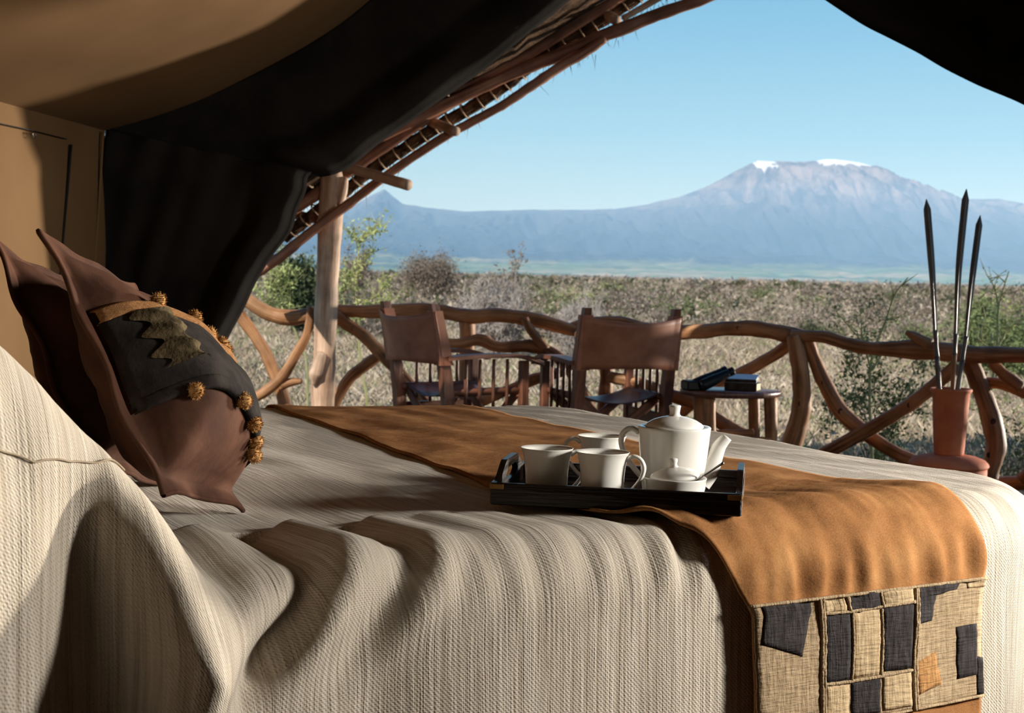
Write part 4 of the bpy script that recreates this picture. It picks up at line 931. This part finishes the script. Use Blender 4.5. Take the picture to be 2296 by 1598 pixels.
place('dry_bush', 'small brown twiggy bush behind the books', 'bush', 1525, 1690, 738, 13, LEAF_GREY, 0, .03, TWIG_BROWN, 9, levels=3, nb=1, stems=6, curl=.3, r0=.010)
place('thorn_bush', 'green small-leaved thorn bush behind the railing, left of the spears', 'bush', 1840, 2100, 668, 10.5, LEAF_GREEN, 3600, .016, TWIG_DARK, 10, levels=3, nb=1, stems=5, curl=.24, r0=.012, spread=.025)
place('thorn_bush', 'dense green bush behind the right end of the railing', 'bush', 2090, 2400, 655, 24, LEAF_GREEN, 16000, .035, TWIG_DARK, 11, levels=3, nb=2, stems=7, spread=.10)
place('thorn_bush', 'dark twiggy bush behind the vase and curved log', 'bush', 2160, 2380, 800, 9.4, LEAF_GREEN, 1500, .013, TWIG_DARK, 12, levels=3, nb=1, stems=5, curl=.26, r0=.011, spread=.02)
def traced(name, label, cat, Y, lines, rpx, leafm, stemm, dens, lsize, seed, ylim=(0, 2000)):
    rs = np.random.default_rng(seed); base = P(*lines[0][0], Y); base = (base[0], base[1], GZ); t = thing(name, label, cat, base); geos = []; pts = []
    for k, ln in enumerate(lines):
        q_ = [P(a, b, Y+.25*math.sin(k*2.1+i*.7)*(i/len(ln)) if k else Y) for i, (a, b) in enumerate(ln)]
        if k == 0: q_ = [np.array([q_[0][0]+.02, q_[0][1], GZ-.05])]+q_
        r0 = rpx*(1.0 if k == 0 else .6)*Y/FPX; geos.append(tube_geo(q_, [r0, r0*.8, r0*.35], sides=6, n=len(q_)*6))
        cc = catmull(q_, 90); z0 = P(1148, ylim[1], Y)[2]; pts += [c for c in cc if c[2] > z0]
        for c in cc[10::9]:                                   # short thorny side twigs
            if c[2] > z0:
                d = rs.normal(size=3); d[2] = abs(d[2]); d *= .16/np.linalg.norm(d)*Y/12; geos.append(tube_geo([c, c+d], [r0*.4+.001, .0015], sides=4, n=4)); pts += [c+d*f for f in (.3, .5, .7, .9)]
    g_ = join(geos); mesh('stem', g_[0], g_[1], stemm, t)
    LV, LT = leaves(np.array(pts)-np.array(base), int(dens*len(pts)), lsize, rs, .022*Y/11); o = fast_mesh('foliage', LV, LT, leafm); o.parent = t
traced('thorn_sapling', 'tall yellow-green sapling right of the veranda post, rising over the rail', 'sapling', 11.2,
  [[(823, 905), (813, 843), (806, 784), (804, 735), (802, 693), (795, 655), (800, 610), (803, 570), (807, 541)], [(806, 545), (794, 530), (781, 515)], [(806, 545), (818, 530), (842, 522), (868, 516)], [(815, 533), (835, 512), (858, 496)],
   [(800, 680), (840, 665), (862, 640), (876, 618)], [(797, 650), (770, 640), (752, 650)], [(803, 700), (840, 694), (868, 662)], [(800, 620), (780, 612), (768, 622)], [(805, 720), (775, 700), (760, 680)], [(801, 590), (820, 578), (836, 560)]], 3.2, LEAF_YEL, STEM_PALE, 1.0, .0145, 3, (0, 730))
traced('thorn_sapling', 'yellow-green spindly sapling at the black curtain edge', 'sapling', 13.5,
  [[(688, 820), (672, 770), (655, 730), (625, 700), (605, 660), (612, 610), (624, 560)], [(606, 660), (640, 632), (668, 640)], [(618, 690), (590, 668), (572, 640)], [(640, 715), (650, 680), (644, 655)], [(612, 615), (596, 600), (588, 585)], [(610, 640), (630, 612), (655, 600)], [(625, 700), (600, 700), (580, 690)]], 2.8, LEAF_YEL, STEM_PALE, 1.2, .017, 4, (0, 735))
traced('thorn_shoot', 'thorny green shoot rising over the rail left of the spears', 'plant', 10.2,
  [[(1955, 1010), (1950, 900), (1955, 800), (1985, 722), (2006, 662), (2036, 622)], [(1958, 800), (1930, 762), (1900, 728), (1868, 690)], [(1953, 830), (1935, 760), (1928, 684)], [(1955, 830), (1990, 780), (2030, 760)], [(1985, 722), (2000, 716), (2012, 722)]], 4, LEAF_YEL, STEM_PALE, .5, .012, 13, (0, 900))
traced('thorn_shoot', 'pale thin shoots standing right of the spears', 'plant', 10.6,
  [[(2215, 960), (2225, 860), (2236, 770), (2238, 700), (2246, 660), (2262, 608)], [(2240, 690), (2230, 645), (2211, 614)], [(2234, 790), (2205, 770), (2190, 758)], [(2230, 830), (2200, 750), (2216, 690)], [(2236, 780), (2260, 740), (2282, 722)]], 3.6, LEAF_YEL, STEM_PALE, .25, .011, 14, (0, 900))
# countable scrub on the plain: prototypes copied one by one
rs = np.random.default_rng(42); protos = []
SCL = 'low scrub bush on the dry plain below the mountain'
SCK = ['low green scrub bush on the dry plain', 'low grey leafless scrub bush on the dry plain', 'low dark green scrub bush on the dry plain', 'low yellow-green scrub bush on the dry plain', 'low grey-brown scrub bush on the dry plain']
for k, (lm, tm, nl) in enumerate(((LEAF_GREEN, TWIG_BROWN, 1100), (LEAF_GREY, TWIG_GREY, 900), (LEAF_DARK, TWIG_DARK, 1200), (LEAF_YEL, TWIG_BROWN, 700), (LEAF_GREY, TWIG_BROWN, 1100))):
    t = shrub('scrub_bush', SCK[k], 'bush', gp(1250+k*190, 48+k*9), 1.0, 1.9, lm, nl, .05, tm, 60+k, levels=2, nb=2, stems=6, spread=.09, group=SCK[k].replace('low ', '').replace('bush', 'bushes')); protos.append(t)
def dup(root, loc, sc, rz):
    r = root.copy(); COL.objects.link(r); r.location = loc; r.scale = (sc, sc, sc); r.rotation_euler = (0, 0, rz)
    for ch in list(root.children):
        c_ = ch.copy(); COL.objects.link(c_); c_.parent = r
    return r
for k in range(110):
    Y = 30*math.exp(rs.random()*2.0); px = 480+rs.random()*1900
    dup(protos[rs.choice(5, p=[.15, .3, .1, .1, .35])], gp(px, Y), .5+.7*rs.random()+Y*.003, rs.random()*6.28)
# grass
def grass_field(n, y0, y1, blades, h, wd, seed, pal, x0=380, x1=2480):
    rs = np.random.default_rng(seed); t = rs.random(n); Y = y0*(y1/y0)**t; px = x0+rs.random(n)*(x1-x0)
    d0 = (px-W0/2)/FPX; X = d0*Y*1.02; cl = rs.normal(size=(n, blades, 2))*.09*(h/.3); hb = h*(.5+.8*rs.random((n, blades)))*(.7+.6*rs.random((n, 1)))
    bx = X[:, None]+cl[..., 0]; by = Y[:, None]+cl[..., 1]; le = rs.normal(size=(n, blades, 2))*.34*hb[..., None]
    an = rs.random((n, blades))*6.28; w2 = wd*(.6+.8*rs.random((n, blades))); wx, wy = np.cos(an)*w2, np.sin(an)*w2; z0 = np.full_like(bx, GZ-.03)
    V = np.stack([np.stack([bx-wx, by-wy, z0], -1), np.stack([bx+wx, by+wy, z0], -1), np.stack([bx+le[..., 0]*.4+wx*.7, by+le[..., 1]*.4+wy*.7, z0+hb*.6], -1), np.stack([bx+le[..., 0], by+le[..., 1], z0+hb], -1)], 2).reshape(-1, 3)
    o = np.arange(n*blades)[:, None]*4; T = np.concatenate([o+[0, 1, 2], o+[0, 2, 3]])
    c = np.array([srgb(*p) for p in pal]); ci = c[rs.integers(0, len(pal), n)]; ci = ci[:, None, :]*(.7+.6*rs.random((n, blades, 1))); ci = np.repeat(ci.reshape(-1, 4), 4, 0); ci[:, 3] = 1
    return V, T, ci
PAL = [(188, 168, 144), (200, 182, 158), (172, 152, 130), (158, 140, 120), (206, 190, 168), (146, 146, 106), (180, 160, 136)]
V, T, C = grass_field(15000, 9.8, 60, 16, .17, .005, 3, PAL); V2, T2, C2 = grass_field(1600, 8.7, 11, 16, .17, .005, 8, PAL, 1450, 2550); T = np.vstack([T, T2+len(V)]); V = np.vstack([V, V2]); C = np.vstack([C, C2]); o = fast_mesh('dry_grass', V, T, GRASS, C); tag(o, 'dry straw-coloured grass beyond the railing', 'grass', kind='stuff')
PAL2 = [(150, 134, 118), (166, 150, 132), (134, 120, 104), (128, 124, 98), (156, 140, 124), (176, 160, 142), (162, 146, 126), (146, 130, 116)]
def clumps(n, y0, y1, k, seed, pal, big=1.0, tri=1.0):
    rs = np.random.default_rng(seed); Y = y0*(y1/y0)**(rs.random(n)**.8); px = 350+rs.random(n)*2150; X = (px-W0/2)/FPX*Y*1.02
    R = big*(.35+.7*rs.random(n))*(1+.0015*Y); H = R*(.7+.5*rs.random(n)); d = rs.normal(size=(n, k, 3)); d /= np.linalg.norm(d, axis=2)[..., None]; d[..., 2] = abs(d[..., 2]); d *= (rs.random((n, k, 1))**.45)
    c_ = np.stack([X[:, None]+d[..., 0]*R[:, None], Y[:, None]+d[..., 1]*R[:, None], GZ-.05+d[..., 2]*H[:, None]], -1); sz = tri*np.maximum(.035, Y*.0009)[:, None, None, None]*(.6+.8*rs.random((n, k, 1, 1)))
    V = (c_[:, :, None, :]+rs.normal(size=(n, k, 3, 3))*sz).reshape(-1, 3); T = np.arange(n*k*3).reshape(-1, 3)
    c = np.array([srgb(*p) for p in pal])[rs.integers(0, len(pal), n)][:, None, :]*(.72+.5*rs.random((n, 1, 1)))*(.88+.24*rs.random((n, k, 1))); c = np.repeat(c.reshape(-1, 4), 3, 0); c[:, 3] = 1
    return V, T, c
V, T, C = clumps(7000, 38, 1800, 70, 4, PAL2)
V3, T3, C3 = clumps(300, 40, 420, 160, 14, [(88, 90, 68), (104, 92, 78), (98, 100, 72), (86, 80, 70)], 1.5); T = np.vstack([T, T3+len(V)]); V = np.vstack([V, V3]); C = np.vstack([C, C3]); o = fast_mesh('distant_scrub', V, T, GRASS, C); tag(o, 'grey-brown scrub covering the far plain', 'scrub', kind='stuff')
V, T, C = clumps(1500, 9.9, 40, 130, 21, [(150, 132, 114), (128, 112, 96), (172, 154, 134), (132, 130, 96), (114, 100, 86)], .42, .42); o = fast_mesh('grass_tussocks', V, T, GRASS, C); tag(o, 'dry twiggy grass tussocks beyond the railing', 'grass', kind='stuff')
